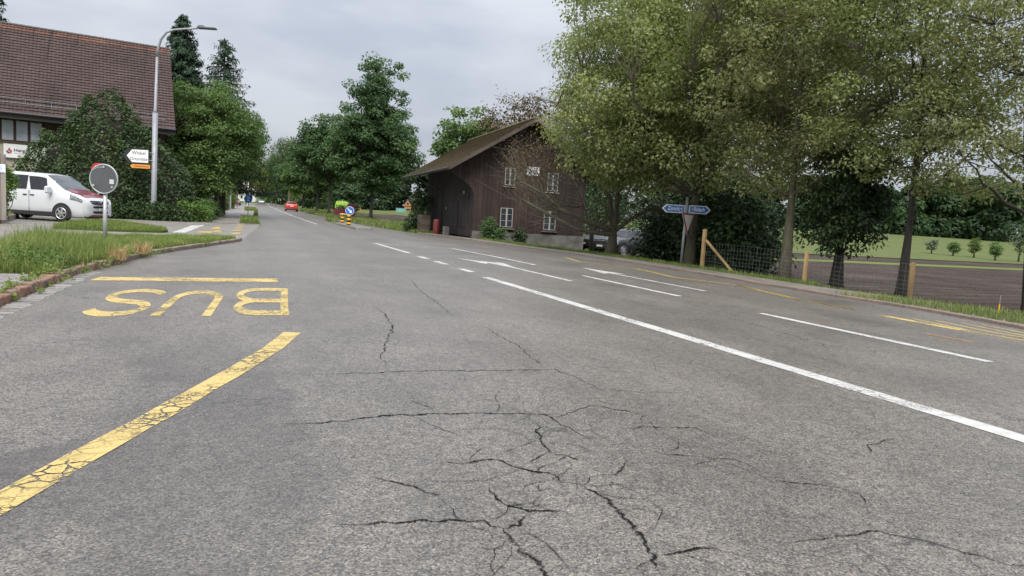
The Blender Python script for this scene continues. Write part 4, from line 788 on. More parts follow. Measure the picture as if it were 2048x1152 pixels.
# ------------------------------------------------------------------ vehicles
def vehicle(name, label, cat, loc, rz, st, paint, wheels, wr, glass, lights, scale=1.0, hood=None, rear_detail=False, group=None, extra=None):
    t = thing(name, label, cat, loc, rz, group); t.scale = (scale,) * 3
    S = np.array(st, float); Ln = S[-1, 0]
    xs = np.unique(np.concatenate([np.linspace(0, Ln, 64), S[:, 0]])); D = np.stack([np.interp(xs, S[:, 0], S[:, i]) for i in range(1, 6)], 1)
    for _ in range(2): D[2:-2] = (D[1:-3] + 2 * D[2:-2] + D[3:-1]) / 4
    def ring(s):
        zb, zl, ztp, wb, wr_ = [np.interp(s, xs, D[:, i]) for i in range(5)]
        e = min(.09, .55 * max(.01, ztp - zl)); q = [(wb * .90, zb), (wb * .975, zb + .10 * (zl - zb)), (wb, zb + .35 * (zl - zb)), (wb, zb + .68 * (zl - zb)), (wb * .975, zl)]
        for a in (.3, .62): q.append((wb * .975 + (wr_ - wb * .975) * a, zl + (ztp - e - zl) * a))
        q += [(wr_, ztp - e), (wr_ * .96, ztp - e * .35), (wr_ * .80, ztp - .02), (wr_ * .45, ztp), (0, ztp + .004)]
        return np.array(q)
    RG = np.stack([ring(s) for s in xs]); K = RG.shape[1]
    def surf(s, k, sd=1):
        r = ring(s); yv = np.interp(k, np.arange(K), r[:, 0]); z = np.interp(k, np.arange(K), r[:, 1]); return np.array([Ln / 2 - s, sd * yv, z])
    vs = []; fs = []
    full = 2 * K - 1
    for i, s in enumerate(xs):
        for k in range(K): vs.append((Ln / 2 - s, -RG[i, k, 0], RG[i, k, 1]))
        for k in range(K - 2, -1, -1): vs.append((Ln / 2 - s, RG[i, k, 0], RG[i, k, 1]))
    n = len(xs)
    fs = [(i * full + k, (i + 1) * full + k, (i + 1) * full + k + 1, i * full + k + 1) for i in range(n - 1) for k in range(full - 1)]
    fs += [tuple(range(full)), tuple(reversed(range((n - 1) * full, n * full)))]
    body = mesh_obj('body', vs, fs, paint, t, True)
    def patch(nm, mat, s0, s1, k0, k1, both=True, off=.008, ns=10, nk=6, par=None, skew=0.0, sides=(1, -1), smooth=True):
        mb = MB(); ctr = np.array([0, 0, .8])
        for sd in sides:
            P = []
            for a in range(ns + 1):
                for b in range(nk + 1):
                    fk = b / nk; k = k0 + (k1 - k0) * fk; s = s0 + skew * fk + (s1 - s0 - 0 * skew) * a / ns
                    p = surf(s, k, sd); du = surf(s + .02, k, sd) - surf(s - .02, k, sd); dv = surf(s, min(K - 1, k + .1), sd) - surf(s, max(0, k - .1), sd); nn = np.cross(du, dv); nn /= (np.linalg.norm(nn) + 1e-9)
                    if np.dot(nn, p - np.array([p[0] * .6, 0, .7])) < 0: nn = -nn
                    P.append(p + nn * off)
            F = [(a * (nk + 1) + b, (a + 1) * (nk + 1) + b, (a + 1) * (nk + 1) + b + 1, a * (nk + 1) + b + 1) for a in range(ns) for b in range(nk)]
            mb.add(P, F if sd > 0 else [tuple(reversed(x)) for x in F])
        return mb.build(nm, mat, par or t, smooth)
    for gk in glass:
        nm, mat, s0, s1, k0, k1, sk = gk
        if nm == 'side_window':
            for sd in (1, -1): patch(nm, mat, s0, s1, k0, k1, sides=(sd,), skew=sk)
        else: patch(nm, mat, s0, s1, k0, k1, skew=sk)
    for nm, mat, s0, s1, k0, k1, off in lights:
        if nm in ('headlight', 'tail_light', 'fog_light', 'door_handle'):
            for sd in (1, -1): patch(nm, mat, s0, s1, k0, k1, sides=(sd,), off=off)
        else: patch(nm, mat, s0, s1, k0, k1, off=off)
    half = max(S[:, 4])
    for x in wheels:
        for sd in (1, -1):
            a = MB().lathe([(wr + .075, 0), (wr + .075, .01)], 26, 'Y', (Ln / 2 - x, sd * (half * .995) - (.0 if sd > 0 else .01), wr + .01)); a.v = [(px, py_, max(pz, .17)) for px, py_, pz in a.v]; a.build('wheel_arch', 'black_plastic', t)
            wv = MB().lathe([(wr * .62, -.11), (wr * .9, -.11), (wr, -.07), (wr, .07), (wr * .9, .11), (wr * .66, .11)], 24, 'Y', (Ln / 2 - x, sd * (half - .085), wr)).build('wheel', 'rubber', t, True)
            mb = MB().lathe([(wr * .66, -.02), (wr * .66, .02), (wr * .60, .03), (wr * .1, .03)], 20, 'Y', (Ln / 2 - x, sd * (half + .005), wr)).build('rim', 'black_plastic', wv)
            sp = MB()
            for q in range(6):
                an = q * math.pi / 3 + .2; c, s_ = math.cos(an), math.sin(an); yv = sd * (half + .045)
                sp.add([(Ln / 2 - x + c * wr * .08 - s_ * wr * .14, yv, wr + s_ * wr * .08 + c * wr * .14), (Ln / 2 - x + c * wr * .08 + s_ * wr * .14, yv, wr + s_ * wr * .08 - c * wr * .14), (Ln / 2 - x + c * wr * .64 + s_ * wr * .10, yv - sd * .012, wr + s_ * wr * .64 - c * wr * .10), (Ln / 2 - x + c * wr * .64 - s_ * wr * .10, yv - sd * .012, wr + s_ * wr * .64 + c * wr * .10)], [(0, 1, 2, 3)])
            sp.lathe([(wr * .13, -.01), (wr * .13, .015)], 12, 'Y', (Ln / 2 - x, sd * (half + .045), wr))
            nr = 24; sp.tube([(Ln / 2 - x + wr * .64 * math.cos(2 * math.pi * q / nr), sd * (half + .03), wr + wr * .64 * math.sin(2 * math.pi * q / nr)) for q in range(nr + 1)], .018, 6, False)
            sp.build('spokes', 'alloy', wv)
    MB().box((0, 0, .24), (Ln * .82, half * 1.7, .10)).build('underbody', 'black_plastic', t)
    if extra: extra(t, surf, Ln, half, patch)
    return t
VAN = [(0.0, .34, .72, .74, .58, .50), (.05, .26, .82, .86, .74, .60), (.14, .23, .95, 1.0, .84, .66), (.35, .22, 1.06, 1.12, .92, .74), (.75, .22, 1.16, 1.23, .955, .80), (1.05, .22, 1.20, 1.36, .965, .80), (1.45, .22, 1.22, 1.66, .97, .77), (1.80, .22, 1.22, 1.90, .975, .75), (2.1, .22, 1.22, 1.95, .975, .77), (3.5, .22, 1.22, 1.97, .975, .80), (4.8, .24, 1.22, 1.95, .965, .79), (4.95, .30, 1.22, 1.90, .95, .77), (5.0, .4, 1.18, 1.8, .90, .72)]
def van_extra(t, surf, Ln, half, patch):
    patch('bonnet', 'car_maroon', .20, 1.02, 8.0, 11.0, off=.006)
    # grille, emblem, bumper, plate on the nose
    n0 = Ln / 2
    mb = MB()
    for yv in np.linspace(-.56, .56, 15): pass
    def nose(z0, z1, y1, off, m=14):
        P = []; 
        for i in range(m + 1):
            yv = -y1 + 2 * y1 * i / m; bx = n0 + off - .20 * (abs(yv) / .9) ** 2.4
            for z in (z0, z1): P.append((bx - .10 * max(0, z - .62) , yv, z)); 
            for z in (z1, z0): P.append((bx - .10 * max(0, z - .62) - .10, yv, z))
        F = []
        for i in range(m):
            a = i * 4; b = a + 4
            F += [(a, b, b + 1, a + 1), (a + 1, b + 1, b + 2, a + 2), (a + 2, b + 2, b + 3, a + 3), (a + 3, b + 3, b, a)]
        F += [(0, 1, 2, 3), (m * 4 + 3, m * 4 + 2, m * 4 + 1, m * 4)]
        return MB().add(P, F)
    gr = nose(.76, .92, .55, .035).build('grille', 'black_plastic', t); nose(.845, .868, .56, .05).build('chrome_bar', 'chrome', gr); nose(.775, .795, .52, .05).build('chrome_bar', 'chrome', gr)
    MB().lathe([(.085, -.02), (.085, .02)], 20, 'X', (n0 + .065, 0, .845)).build('emblem', 'chrome', gr); MB().lathe([(.06, -.02), (.06, .006)], 20, 'X', (n0 + .082, 0, .845)).build('emblem_inset', 'glass_dark', gr)
    nose(.63, .70, .50, .045).build('upper_intake', 'glass_dark', t)
    bp = nose(.34, .76, .80, .02).build('bumper', 'car_white', t); nose(.40, .50, .74, .04).build('lower_intake', 'black_plastic', bp); nose(.26, .34, .78, .015).build('chin', 'car_maroon', bp)
    MB().box((n0 + .065, 0, .56), (.02, .36, .09)).build('number_plate', 'plate_white', t)
    MB().box((n0 + .078, -.02, .56), (.004, .22, .035)).build('plate_print', 'sign_back', t)
    for sd in (1, -1):
        m = MB().box((Ln / 2 - 1.48, sd * (half + .13), 1.27), (.14, .24, .30), 0, .05).build('mirror', 'car_white', t)
        MB().box((Ln / 2 - .32, sd * .70, .60), (.12, .24, .04), sd * -.5, .01).build('indicator', 'lamp_glass', t)
        sl = MB().box((0.15, sd * (half - .02), .30), (2.6, .06, .17), 0, .02).build('sill_trim', 'black_plastic', t)
        for s in (2.42, 3.5): MB().box((Ln / 2 - s, sd * (half + .0), .75), (.012, .012, .95)).build('door_seam', 'black_plastic', t)
        for s in (2.28, 2.60): MB().box((Ln / 2 - s, sd * (half + .008), 1.03), (.17, .03, .045), 0, .01).build('door_handle', 'glass_dark', t)
    MB().tube([(1.15, .05, 1.30), (.95, .45, 1.42), (.9, .55, 1.5)], .01, 5).build('wiper', 'black_plastic', t)
vehicle('van', 'white van with maroon bonnet waiting in the side street', 'van', (-8.12, 37.75, 0.0), -27, VAN, 'car_white', (1.0, 4.1), .345,
    [('windscreen', 'glass_screen', 1.02, 1.80, 7.9, 11.0, 0), ('side_window', 'glass_dark', 1.60, 2.36, 4.15, 6.7, 0.18), ('side_window', 'glass_dark', 2.55, 3.45, 4.15, 6.8, 0.02), ('side_window', 'glass_dark', 3.6, 4.7, 4.15, 6.8, 0.02), ('rear_window', 'glass_dark', 4.9, 4.99, 5.0, 11.0, 0)],
    [('headlight', 'lamp_glass', .18, .66, 3.3, 4.4, .014), ('tail_light', 'lamp_red', 4.85, 4.97, 2.5, 4.2, .01)], 1.08, extra=van_extra)
HATCH = [(0.0, .35, .62, .64, .55, .48), (.06, .26, .70, .73, .72, .6), (.3, .2, .80, .85, .84, .68), (.9, .19, .92, .97, .90, .74), (1.25, .19, .95, 1.04, .905, .72), (1.7, .19, .96, 1.33, .91, .64), (2.05, .19, .97, 1.46, .91, .60), (2.9, .19, 1.0, 1.48, .91, .60), (3.6, .2, 1.03, 1.40, .90, .58), (3.95, .22, 1.04, 1.20, .88, .60), (4.12, .27, .98, 1.04, .84, .62), (4.2, .36, .85, .88, .76, .6)]
def rear_extra(col):
    def ex(t, surf, Ln, half, patch):
        x = -Ln / 2
        MB().box((x - .005, 0, .80), (.03, .5, .12)).build('number_plate', 'plate_white', t)
        MB().box((x + .03, 0, .34), (.1, 1.4, .16), 0, .03).build('rear_bumper', 'black_plastic', t)
        for sd in (1, -1):
            MB().box((x + .14, sd * .70, .90), (.16, .24, .2), sd * .35, .04).build('tail_light', 'lamp_red', t)
            MB().box((Ln / 2 - 1.5, sd * (half + .08), 1.0), (.12, .18, .13), 0, .04).build('mirror', col, t)
    return ex
GL = [('windscreen', 'glass_dark', 1.25, 2.0, 7.9, 11.0, 0), ('side_window', 'glass_dark', 1.75, 2.55, 4.2, 6.7, .12), ('side_window', 'glass_dark', 2.65, 3.45, 4.2, 6.7, -.05), ('rear_window', 'glass_dark', 3.62, 4.0, 7.9, 11.0, 0)]
LT = [('headlight', 'lamp_glass', .12, .5, 3.1, 4.2, .01), ('tail_light', 'lamp_red', 3.95, 4.17, 3.0, 4.2, .012)]
vehicle('hatchback', 'red hatchback driving away on the far road', 'car', (7.85, 113.5, zt(0, 113.5)), 88, HATCH, 'car_red', (.82, 3.42), .31, GL, LT, 1.0, extra=rear_extra('car_red'))
vehicle('far_car', 'tiny silver car far down the road', 'car', (7.2, 232, zt(0, 232)), -91, HATCH, 'car_silver', (.82, 3.42), .31, GL, LT, 1.0, extra=rear_extra('car_silver'))
ESTATE = [(a if a < 3.5 else a + .35, b, c, d_, e, f) for a, b, c, d_, e, f in HATCH]
def front_extra(col):
    def ex(t, surf, Ln, half, patch):
        MB().box((Ln / 2 + .0, 0, .52), (.04, .42, .10)).build('number_plate', 'plate_white', t); MB().box((Ln / 2 - .03, 0, .62), (.08, .7, .10), 0, .02).build('grille', 'black_plastic', t)
        for sd in (1, -1): MB().box((Ln / 2 - 1.5, sd * (half + .08), 1.0), (.12, .2, .14), 0, .04).build('mirror', col, t)
    return ex
vehicle('parked_car', 'dark grey car parked against the barn wall', 'car', (22.6, 40.6, -.5), 200, HATCH, 'car_grey', (.82, 3.42), .31, GL, LT, 1.06, group='cars parked by the barn', extra=front_extra('car_grey'))
vehicle('parked_car', 'black estate car parked behind the walnut trunk', 'car', (21.6, 36.0, -.48), 197, ESTATE, 'car_black', (.82, 3.6), .33, GL, LT, 1.08, group='cars parked by the barn', extra=front_extra('car_black'))
vehicle('parked_car', 'white car mostly hidden behind the shrubs by the foot path', 'car', (-4.3, 53.2, .0), -60, HATCH, 'car_white', (.82, 3.42), .31, GL, LT, 1.0, extra=front_extra('car_white'))

# ------------------------------------------------------------------ barn
barn = thing('barn', 'dark wooden barn with mossy tiled roof beside the road', 'barn', (12.75, 38.8, 0), -3.0)
BW, BL, BE, BR, OH, OE = 7.0, 13.5, 3.95, 7.1, 1.75, 1.0     # width, length, eave z, ridge z, side and end overhang
RXC = 3.25                                                  # ridge x
def roofz(x): return BR - (RXC - x) * (BR - BE) / (RXC + OH) if x < RXC else BR - (x - RXC) * (BR - BE) / (RXC + OH)
fw = MB().add([(0.02, .06, .55), (BW, .06, .55), (BW, .06, roofz(BW) - .15), (RXC, .06, BR - .2), (0.02, .06, roofz(0) - .15)], [(0, 1, 2, 3, 4)]).build('front_wall', 'barn_wood', barn)
x = 0.0
while x < BW - .02:
    w_ = min(rng.uniform(.20, .27), BW - x); xm = x + w_ / 2; z0 = .48 + rng.uniform(-.015, .015); za, zb_ = roofz(x) - .12, roofz(x + w_) - .12; dy = -rng.uniform(.0, .014)
    MB().add([(x + .006, dy - .0, z0), (x + w_ - .006, dy, z0), (x + w_ - .006, dy, zb_), (x + .006, dy, za), (x + .006, .05, z0), (x + w_ - .006, .05, z0), (x + w_ - .006, .05, zb_), (x + .006, .05, za)], [(0, 1, 2, 3), (7, 6, 5, 4), (0, 4, 5, 1), (1, 5, 6, 2), (2, 6, 7, 3), (3, 7, 4, 0)]).build('board', 'barn_wood', fw)
    x += w_
# curved boarded bracket under the wide eave
x = -OH + .12; bk = MB().box((-.9, .1, 3.9), (.1, .05, .1)).build('eave_bracket', 'barn_wood', barn)
while x < -.005:
    w_ = min(.21, -x); zc = lambda q: 2.55 + (1.30 * (1 - max(0, 1 + q / 1.15) ** 2) if False else 0) + 1.32 * (1 - math.sqrt(max(0, 1 - ((-q) / 1.75) ** 2)) if False else ((-q) / 1.7) ** 0.55)
    za, zb_ = roofz(x) - .12, roofz(x + w_) - .12; a, b = min(za - .03, zc(x)), min(zb_ - .03, zc(x + w_))
    MB().add([(x + .005, 0, a), (x + w_ - .005, 0, b), (x + w_ - .005, 0, zb_), (x + .005, 0, za), (x + .005, .05, a), (x + w_ - .005, .05, b), (x + w_ - .005, .05, zb_), (x + .005, .05, za)], [(0, 1, 2, 3), (7, 6, 5, 4), (0, 4, 5, 1), (1, 5, 6, 2), (2, 6, 7, 3), (3, 7, 4, 0)]).build('board', 'barn_wood', bk)
    x += w_
sw = MB().box((.06, BL / 2 + .05, 2.2), (.1, BL - .1, 4.3)).build('side_wall', 'barn_door_wood', barn)
y = .03
while y < BL - .05:
    w_ = min(rng.uniform(.19, .26), BL - y); d_ = -rng.uniform(0, .014)
    MB().box((d_ - .012, y + w_ / 2, 2.28), (.035, w_ - .012, 4.2)).build('board', 'barn_door_wood', sw); y += w_
for (y0, y1, z1) in ((0.9, 3.2, 2.55), (3.4, 6.0, 2.1)):
    dr = MB().box((-.05, (y0 + y1) / 2, z1 / 2 + .12), (.05, y1 - y0, z1)).build('barn_door', 'barn_door_wood', barn)
    for z in (.6, z1 - .25): MB().box((-.09, (y0 + y1) / 2, z + .1), (.035, y1 - y0 - .1, .14)).build('door_batten', 'barn_door_wood', dr)
    MB().box((-.07, (y0 + y1) / 2, z1 / 2 + .12), (.03, .02, z1)).build('door_gap', 'fascia', dr)
MB().box((-.1, 2.0, 2.72), (.06, .14, .18)).build('lantern', 'frame_white', barn); MB().box((-.09, 6.6, 1.75), (.05, .07, .16)).build('wall_fitting', 'frame_white', barn)
MB().box((BW / 2 + .03, .16, -.02), (BW + .08, .36, 1.0)).build('plinth', 'concrete_dark', barn); MB().box((BW / 2, BL / 2, 2.2), (BW - .2, BL - .3, 4.2)).build('inner_volume', 'barn_wood', barn)
MB().box((BW - .02, BL / 2, 2.0), (.06, BL - .1, 5.0)).build('side_wall', 'barn_wood', barn)
# roof
y0, y1 = -OE, BL + .8; xr = 2 * RXC + OH
rf_ = MB().add([(-OH, y0, BE), (RXC, y0, BR), (xr, y0, BE), (-OH, y1, BE), (RXC, y1, BR), (xr, y1, BE), (-OH, y0, BE - .12), (RXC, y0, BR - .14), (xr, y0, BE - .12), (-OH, y1, BE - .12), (RXC, y1, BR - .14), (xr, y1, BE - .12)],
    [(0, 1, 4, 3), (1, 2, 5, 4), (6, 9, 10, 7), (7, 10, 11, 8), (0, 6, 7, 1), (1, 7, 8, 2), (3, 4, 10, 9), (4, 5, 11, 10), (0, 3, 9, 6), (2, 8, 11, 5)]).build('roof', 'tile_barn', barn)
sl = math.hypot(RXC + OH, BR - BE); nx, ny = int((y1 - y0) / .2), int(sl / .20)
tiles_on((-OH, y1, BE), (0, -1, 0), (RXC + OH, 0, BR - BE), nx, ny, (y1 - y0) / nx, sl / ny, 'tile_barn', rf_, thick=.035, seed=8, curve=.0)
mb = MB()
for i in range(46): mb.box((RXC, y0 + (i + .5) * (y1 - y0) / 46, BR + .06), (.24, (y1 - y0) / 46 * 1.05, .12), 0, .04)
mb.build('ridge_tiles', 'tile_barn', rf_)['kind'] = 'stuff'
MB().add([(-OH - .02, y0 - .04, BE - .14), (RXC, y0 - .04, BR - .16), (RXC, y0 - .04, BR + .06), (-OH - .02, y0 - .04, BE + .07), (-OH - .02, y0 - .005, BE - .14), (RXC, y0 - .005, BR - .16), (RXC, y0 - .005, BR + .06), (-OH - .02, y0 - .005, BE + .07)], [(0, 1, 2, 3), (7, 6, 5, 4), (0, 4, 5, 1), (2, 6, 7, 3), (3, 7, 4, 0)]).build('bargeboard', 'crate_wood', barn)
MB().add([(xr, y0 - .04, BE - .14), (RXC, y0 - .04, BR - .16), (RXC, y0 - .04, BR + .06), (xr, y0 - .04, BE + .07), (xr, y0 - .005, BE - .14), (RXC, y0 - .005, BR - .16), (RXC, y0 - .005, BR + .06), (xr, y0 - .005, BE + .07)], [(3, 2, 1, 0), (4, 5, 6, 7), (1, 5, 4, 0), (3, 7, 6, 2)]).build('bargeboard', 'crate_wood', barn)
MB().tube([(-OH - .07, y0, BE - .03), (-OH - .07, y1, BE - .03)], .07, 8).build('gutter', 'gutter_metal', barn)
MB().tube([(-OH - .07, 8.0, BE - .1), (-OH + .1, 8.0, BE - .35), (-.12, 8.0, BE - 1.05), (-.1, 8.0, .3)], .045, 8).build('downpipe', 'gutter_metal', barn)
def barn_window(x, z, w, h, par):
    f = MB().box((x, -.03, z), (w + .16, .05, h + .16)).build('window', 'barn_wood', par)
    MB().box((x, -.058, z), (w, .012, h)).build('pane', 'pane_dark', f)
    mb = MB()
    for sx in (-1, 1): mb.box((x + sx * (w / 2 - .02), -.072, z), (.04, .025, h))
    mb.box((x, -.074, z), (.09, .028, h))
    for sz in (-1, 1): mb.box((x, -.070, z + sz * (h / 2 - .02)), (w, .02, .035))
    for k in (-1, 1): mb.box((x, -.068, z + k * h / 6), (w, .016, .022))
    mb.build('glazing_bar', 'frame_white', f); MB().box((x, -.08, z - h / 2 - .1), (w + .22, .12, .05)).build('sill', 'grey_timber', f)
barn_window(2.02, 1.36, .76, 1.12, barn); barn_window(4.75, 1.32, .76, 1.12, barn); barn_window(2.1, 3.75, .62, 1.0, barn); barn_window(4.8, 3.62, .68, 1.05, barn)
MB().box((3.5, -.09, 4.16), (.80, .03, .52)).build('white_board', 'sticker', barn)

# things beside the barn
pc = thing('pallet_crate', 'dark slatted wooden crate beside the barn corner', 'crate', (11.95, 47.0, .05), -3)
for i in range(7): MB().box((0, -.6, .12 + i * .16), (.65, .03, .13), 0, .005).build('slat', 'crate_wood', pc); MB().box((-.33, 0, .12 + i * .16), (.03, 1.2, .13), 0, .005).build('slat', 'crate_wood', pc)
MB().box((0, 0, .55), (.58, 1.12, 1.0)).build('crate_core', 'crate_wood', pc)
br = thing('barrel', 'dull red upright barrel at the barn corner', 'barrel', (12.15, 44.4, .05))
MB().lathe([(.20, 0), (.225, .05), (.235, .45), (.225, .82), (.20, .9), (.13, .94), (.03, .95)], 22).build('body', 'barrel_red', br, True); MB().lathe([(.238, .30), (.245, .32), (.238, .34)], 22).lathe([(.238, .58), (.245, .60), (.238, .62)], 22).build('hoop', 'barrel_red', br)
tag(MB().box((12.35, 42.9, .30), (.3, .4, .55), 0, .03).build('concrete_block', 'concrete'), 'pale concrete block next to the red barrel', 'block')
bush('barn_corner_bush', 'dark bush with jutting branches beside the crate', (11.6, 49.6, 0), [(11.9, 48.8, .8, .7, .8, .8), (12.55, 50.2, 2.1, .55, 1.2, 1.9), (11.3, 48.2, .4, .6, .6, .45)], 4600, 0.15, 'leaf_dark', 71)
bush('wall_bush', 'green bush growing against the barn left of the first window', (13.5, 37.9, 0), [(13.4, 37.9, .65, .5, .4, .65), (14.0, 37.8, .4, .6, .35, .42)], 2200, 0.12, 'leaf_maple', 72)
bush('plinth_bush', 'small dark bush against the barn plinth', (15.3, 37.7, -.15), [(15.3, 37.7, .25, .42, .35, .5)], 1000, 0.12, 'leaf_dark', 73)
yc = thing('wooden_tray', 'small yellowish wooden box at the foot of the walnut trunk', 'box', (16.1, 27.3, zt(16.1, 27.3) + .03), -20)
MB().box((0, 0, .17), (.62, .4, .26), 0, .02).build('box_body', 'yellow_crate', yc); MB().box((0, -.21, .2), (.5, .012, .06)).build('recess', 'crate_wood', yc); MB().tube([(-.25, 0, .3), (-.12, 0, .52), (.12, 0, .52), (.25, 0, .3)], .012, 6).build('handle', 'wire', yc)

# ------------------------------------------------------------------ right-hand signs and fence
gp = thing('signpost', 'grey post leaning slightly with blue town signs and give way sign', 'signpost', (15.68, 22.28, zt(15.6, 22.3)), -21.7)
MB().tube([(0, 0, 0), (.03, 0, 1.45), (.04, 0, 2.75)], [.055, .052, .05], 12).build('post', 'galvanised', gp, True); MB().lathe([(.06, 1.38), (.066, 1.40), (.066, 1.45), (.06, 1.47)], 12, 'Z', (.03, 0, 0)).build('collar', 'galvanised', gp)
def townsign(x0, x1, z0, z1, left, nm, txt, num):
    h = (z0 + z1) / 2; tip = .16
    def poly(i):
        a, b, c, d_ = x0 + i * (2.2 if left else 1), x1 - i * (1 if left else 2.2), z0 + i, z1 - i
        return [(a + tip - i * .6, c), (b, c), (b, d_), (a + tip - i * .6, d_), (a, h)] if left else [(a, c), (b - tip + i * .6, c), (b, h), (b - tip + i * .6, d_), (a, d_)]
    p = MB().plate(poly(0), -.09, -.06).build(nm, 'sign_white', gp); MB().plate(poly(.028), -.096, -.09).build('sign_face', 'sign_blue', p)
    if left: text_mesh(txt, .215, 'lettering', 'sign_white', p, (x0 + .43, -.100, h + .005), 'CENTER', .004, .74, .003); nx_ = x1 - .15
    else: text_mesh(txt, .215, 'lettering', 'sign_white', p, (x1 - .43, -.100, h + .005), 'CENTER', .004, .74, .003); nx_ = x0 + .13
    mb = MB()
    for a, b, c, d_ in ((nx_ - .065, h, .01, .22), (nx_ + .065, h, .01, .22), (nx_, h - .105, .13, .01), (nx_, h + .105, .13, .01)): mb.box((a, -.099, b), (c, .004, d_))
    mb.build('number_box', 'sign_white', p); text_mesh(num, .14, 'number', 'sign_white', p, (nx_, -.100, h), 'CENTER', .004, .8, .002)
townsign(-.90, -.03, 2.14, 2.44, True, 'left_town_sign', 'Zürich', '4'); townsign(.11, .93, 2.15, 2.45, False, 'right_town_sign', 'Bülach', '4')
gw = thing('give_way_sign', 'red bordered white triangle sign turned aside on the post', 'sign', (15.70, 22.22, zt(15.6, 22.3)), 26)
def tri(s, z): return [(-s / 2, z + s * .289 * 1.0), (0, z - s * .577), (s / 2, z + s * .289)]
tz = 1.88; MB().plate([(a, b) for a, b in tri(.98, tz)], -.10, -.075).build('rim', 'sign_rim', gw); MB().plate(tri(.93, tz), -.105, -.10).build('border', 'sign_red', gw); MB().plate(tri(.70, tz + .0), -.11, -.105).build('face', 'sign_white', gw)

wf = thing('wire_fence', 'wire mesh fence on timber posts along the right verge', 'fence', (0, 0, 0))
posts = [(14.61, 19.55, 1.34, .10), (14.78, 15.13, .88, .085), (15.36, 12.28, .82, .085)]
for x, y, z, w_ in posts: MB().box((x, y, (z + zt(x, y)) / 2 - .05), (w_, w_, z - zt(x, y) + .1), .3, .012).build('post', 'new_timber', wf)
a, b = Vector((14.60, 19.42, .96)), Vector((14.78, 17.95, zt(14.78, 17.95) - .02)); d_ = b - a; MB().tube([a, b], .055, 4).build('brace', 'new_timber', wf)
line = [(14.66, 19.5, .90), (14.80, 15.1, .84), (15.38, 12.25, .78)]
mb = MB(); tops = []
def fence_at(s):
    n = len(line) - 1; i = min(int(s), n - 1); f = s - i; return Vector(line[i]) * (1 - f) + Vector(line[i + 1]) * f
hs = [0.04, .14, .25, .36, .47, .58, .70, .82, 1.0]
for h in hs:
    pts = []
    for s in np.linspace(0, 2, 17):
        p = fence_at(s); g_ = zt(p.x, p.y); pts.append((p.x, p.y, g_ + (p.z - g_) * h + .012 * math.sin(s * 7 + h * 5)))
    mb.tube(pts, .0025, 4, False)
for s in np.concatenate([np.linspace(0.02, .98, 30), np.linspace(1.02, 1.98, 19)]):
    p = fence_at(s); g_ = zt(p.x, p.y); mb.tube([(p.x, p.y, g_ + .02), (p.x + .006, p.y, p.z)], .0021, 4, False)
mb.build('wire_mesh', 'wire', wf)['kind'] = 'stuff'
sk = thing('marker_stake', 'thin yellow topped marker stake in the cracked pavement at right', 'stake', (13.1, 8.62, .08))
MB().tube([(0, 0, 0), (.0, 0, .22), (0.01, 0, .36)], .008, 6).build('stake', 'wire', sk); MB().tube([(.0, -.001, .03), (.0, -.001, .19)], .011, 6).build('tape', 'bollard_yellow', sk)
v = np.random.default_rng(12); P = []
for r in range(14):
    for x in np.arange(18.8, 27, .1): P.append((x + v.normal() * .02, 9.2 + r * .32 - (x - 19) * .05 + v.normal() * .02, zt(x, 10) + v.uniform(0, .05)))
vv, ff = leaf_quads(np.array(P), .07, v, -1.0, None, .35); kind(mesh_obj('seedling_rows', vv, ff, 'dry_grass'), 'stuff', 'rows of pale seedlings at the near edge of the ploughed field', 'crop')

# ------------------------------------------------------------------ far traffic island
isl = thing('traffic_island', 'small weedy kerbed traffic island before the far road', 'traffic island', (0, 0, 0))
MB().prism([(7.3, 46.4), (8.2, 46.0), (8.6, 48), (9.1, 62), (8.7, 66), (7.8, 66.5), (7.4, 60)], 0.0, .12).build('kerb', 'concrete', isl); MB().prism([(7.5, 47), (8.1, 46.7), (8.4, 48.5), (8.9, 62), (8.6, 65.5), (7.9, 65.8), (7.6, 60)], .1, .13).build('fill', 'asphalt_path', isl)
isl2 = grass('island_weeds', [(7.5, 60), (8.0, 60), (8.2, 66.4), (7.6, 66.4)], 500, .2, .5, 'grass_dull', .12, 77, .03); kind(isl2, 'stuff', 'weeds sprouting on the traffic island', 'weeds')
def bollard(lb, x, y, h, sign):
    b = thing('bollard', lb, 'bollard', (x, y, .13), 0, 'bollards on the traffic island')
    MB().lathe([(.145, 0), (.145, h)], 16).build('core', 'bollard_black', b, True)
    for z0, z1 in ((.07, .22), (.37, .52), (.66, .82)): MB().lathe([(.15, z0 * h / .84), (.15, z1 * h / .84)], 16).build('yellow_band', 'bollard_yellow', b, True)
bollard('striped bollard carrying the keep right sign, nearer one', 7.67, 52.3, .80, True); bollard('striped bollard behind the keep right sign, farther one', 8.42, 61.2, .80, False)
kr = thing('keep_right_sign', 'blue round sign with white arrow above the nearer bollard', 'sign', (7.7, 52.2, .13), -12)
MB().tube([(0, .05, .8), (0, .05, 1.2)], .03, 8).build('post', 'galvanised', kr); MB().plate([(x, 1.06 + z) for x, z in disc(.31, 30)], -.02, .0).build('rim', 'sign_white', kr); MB().plate([(x, 1.06 + z) for x, z in disc(.285, 30)], -.026, -.02).build('face', 'sign_blue', kr)
def rot45(p): c = math.sqrt(.5); return ((p[0] * c + p[1] * c), 1.06 + (-p[0] * c + p[1] * c))
MB().plate([rot45(p) for p in [(-.22, -.035), (.04, -.035), (.04, -.12), (.22, 0), (.04, .12), (.04, .035), (-.22, .035)]], -.032, -.026).build('arrow', 'sign_white', kr)
cs = thing('cycle_path_sign', 'blue round cycle and foot path sign on the median', 'sign', (.95, 66.3, .02), -10)
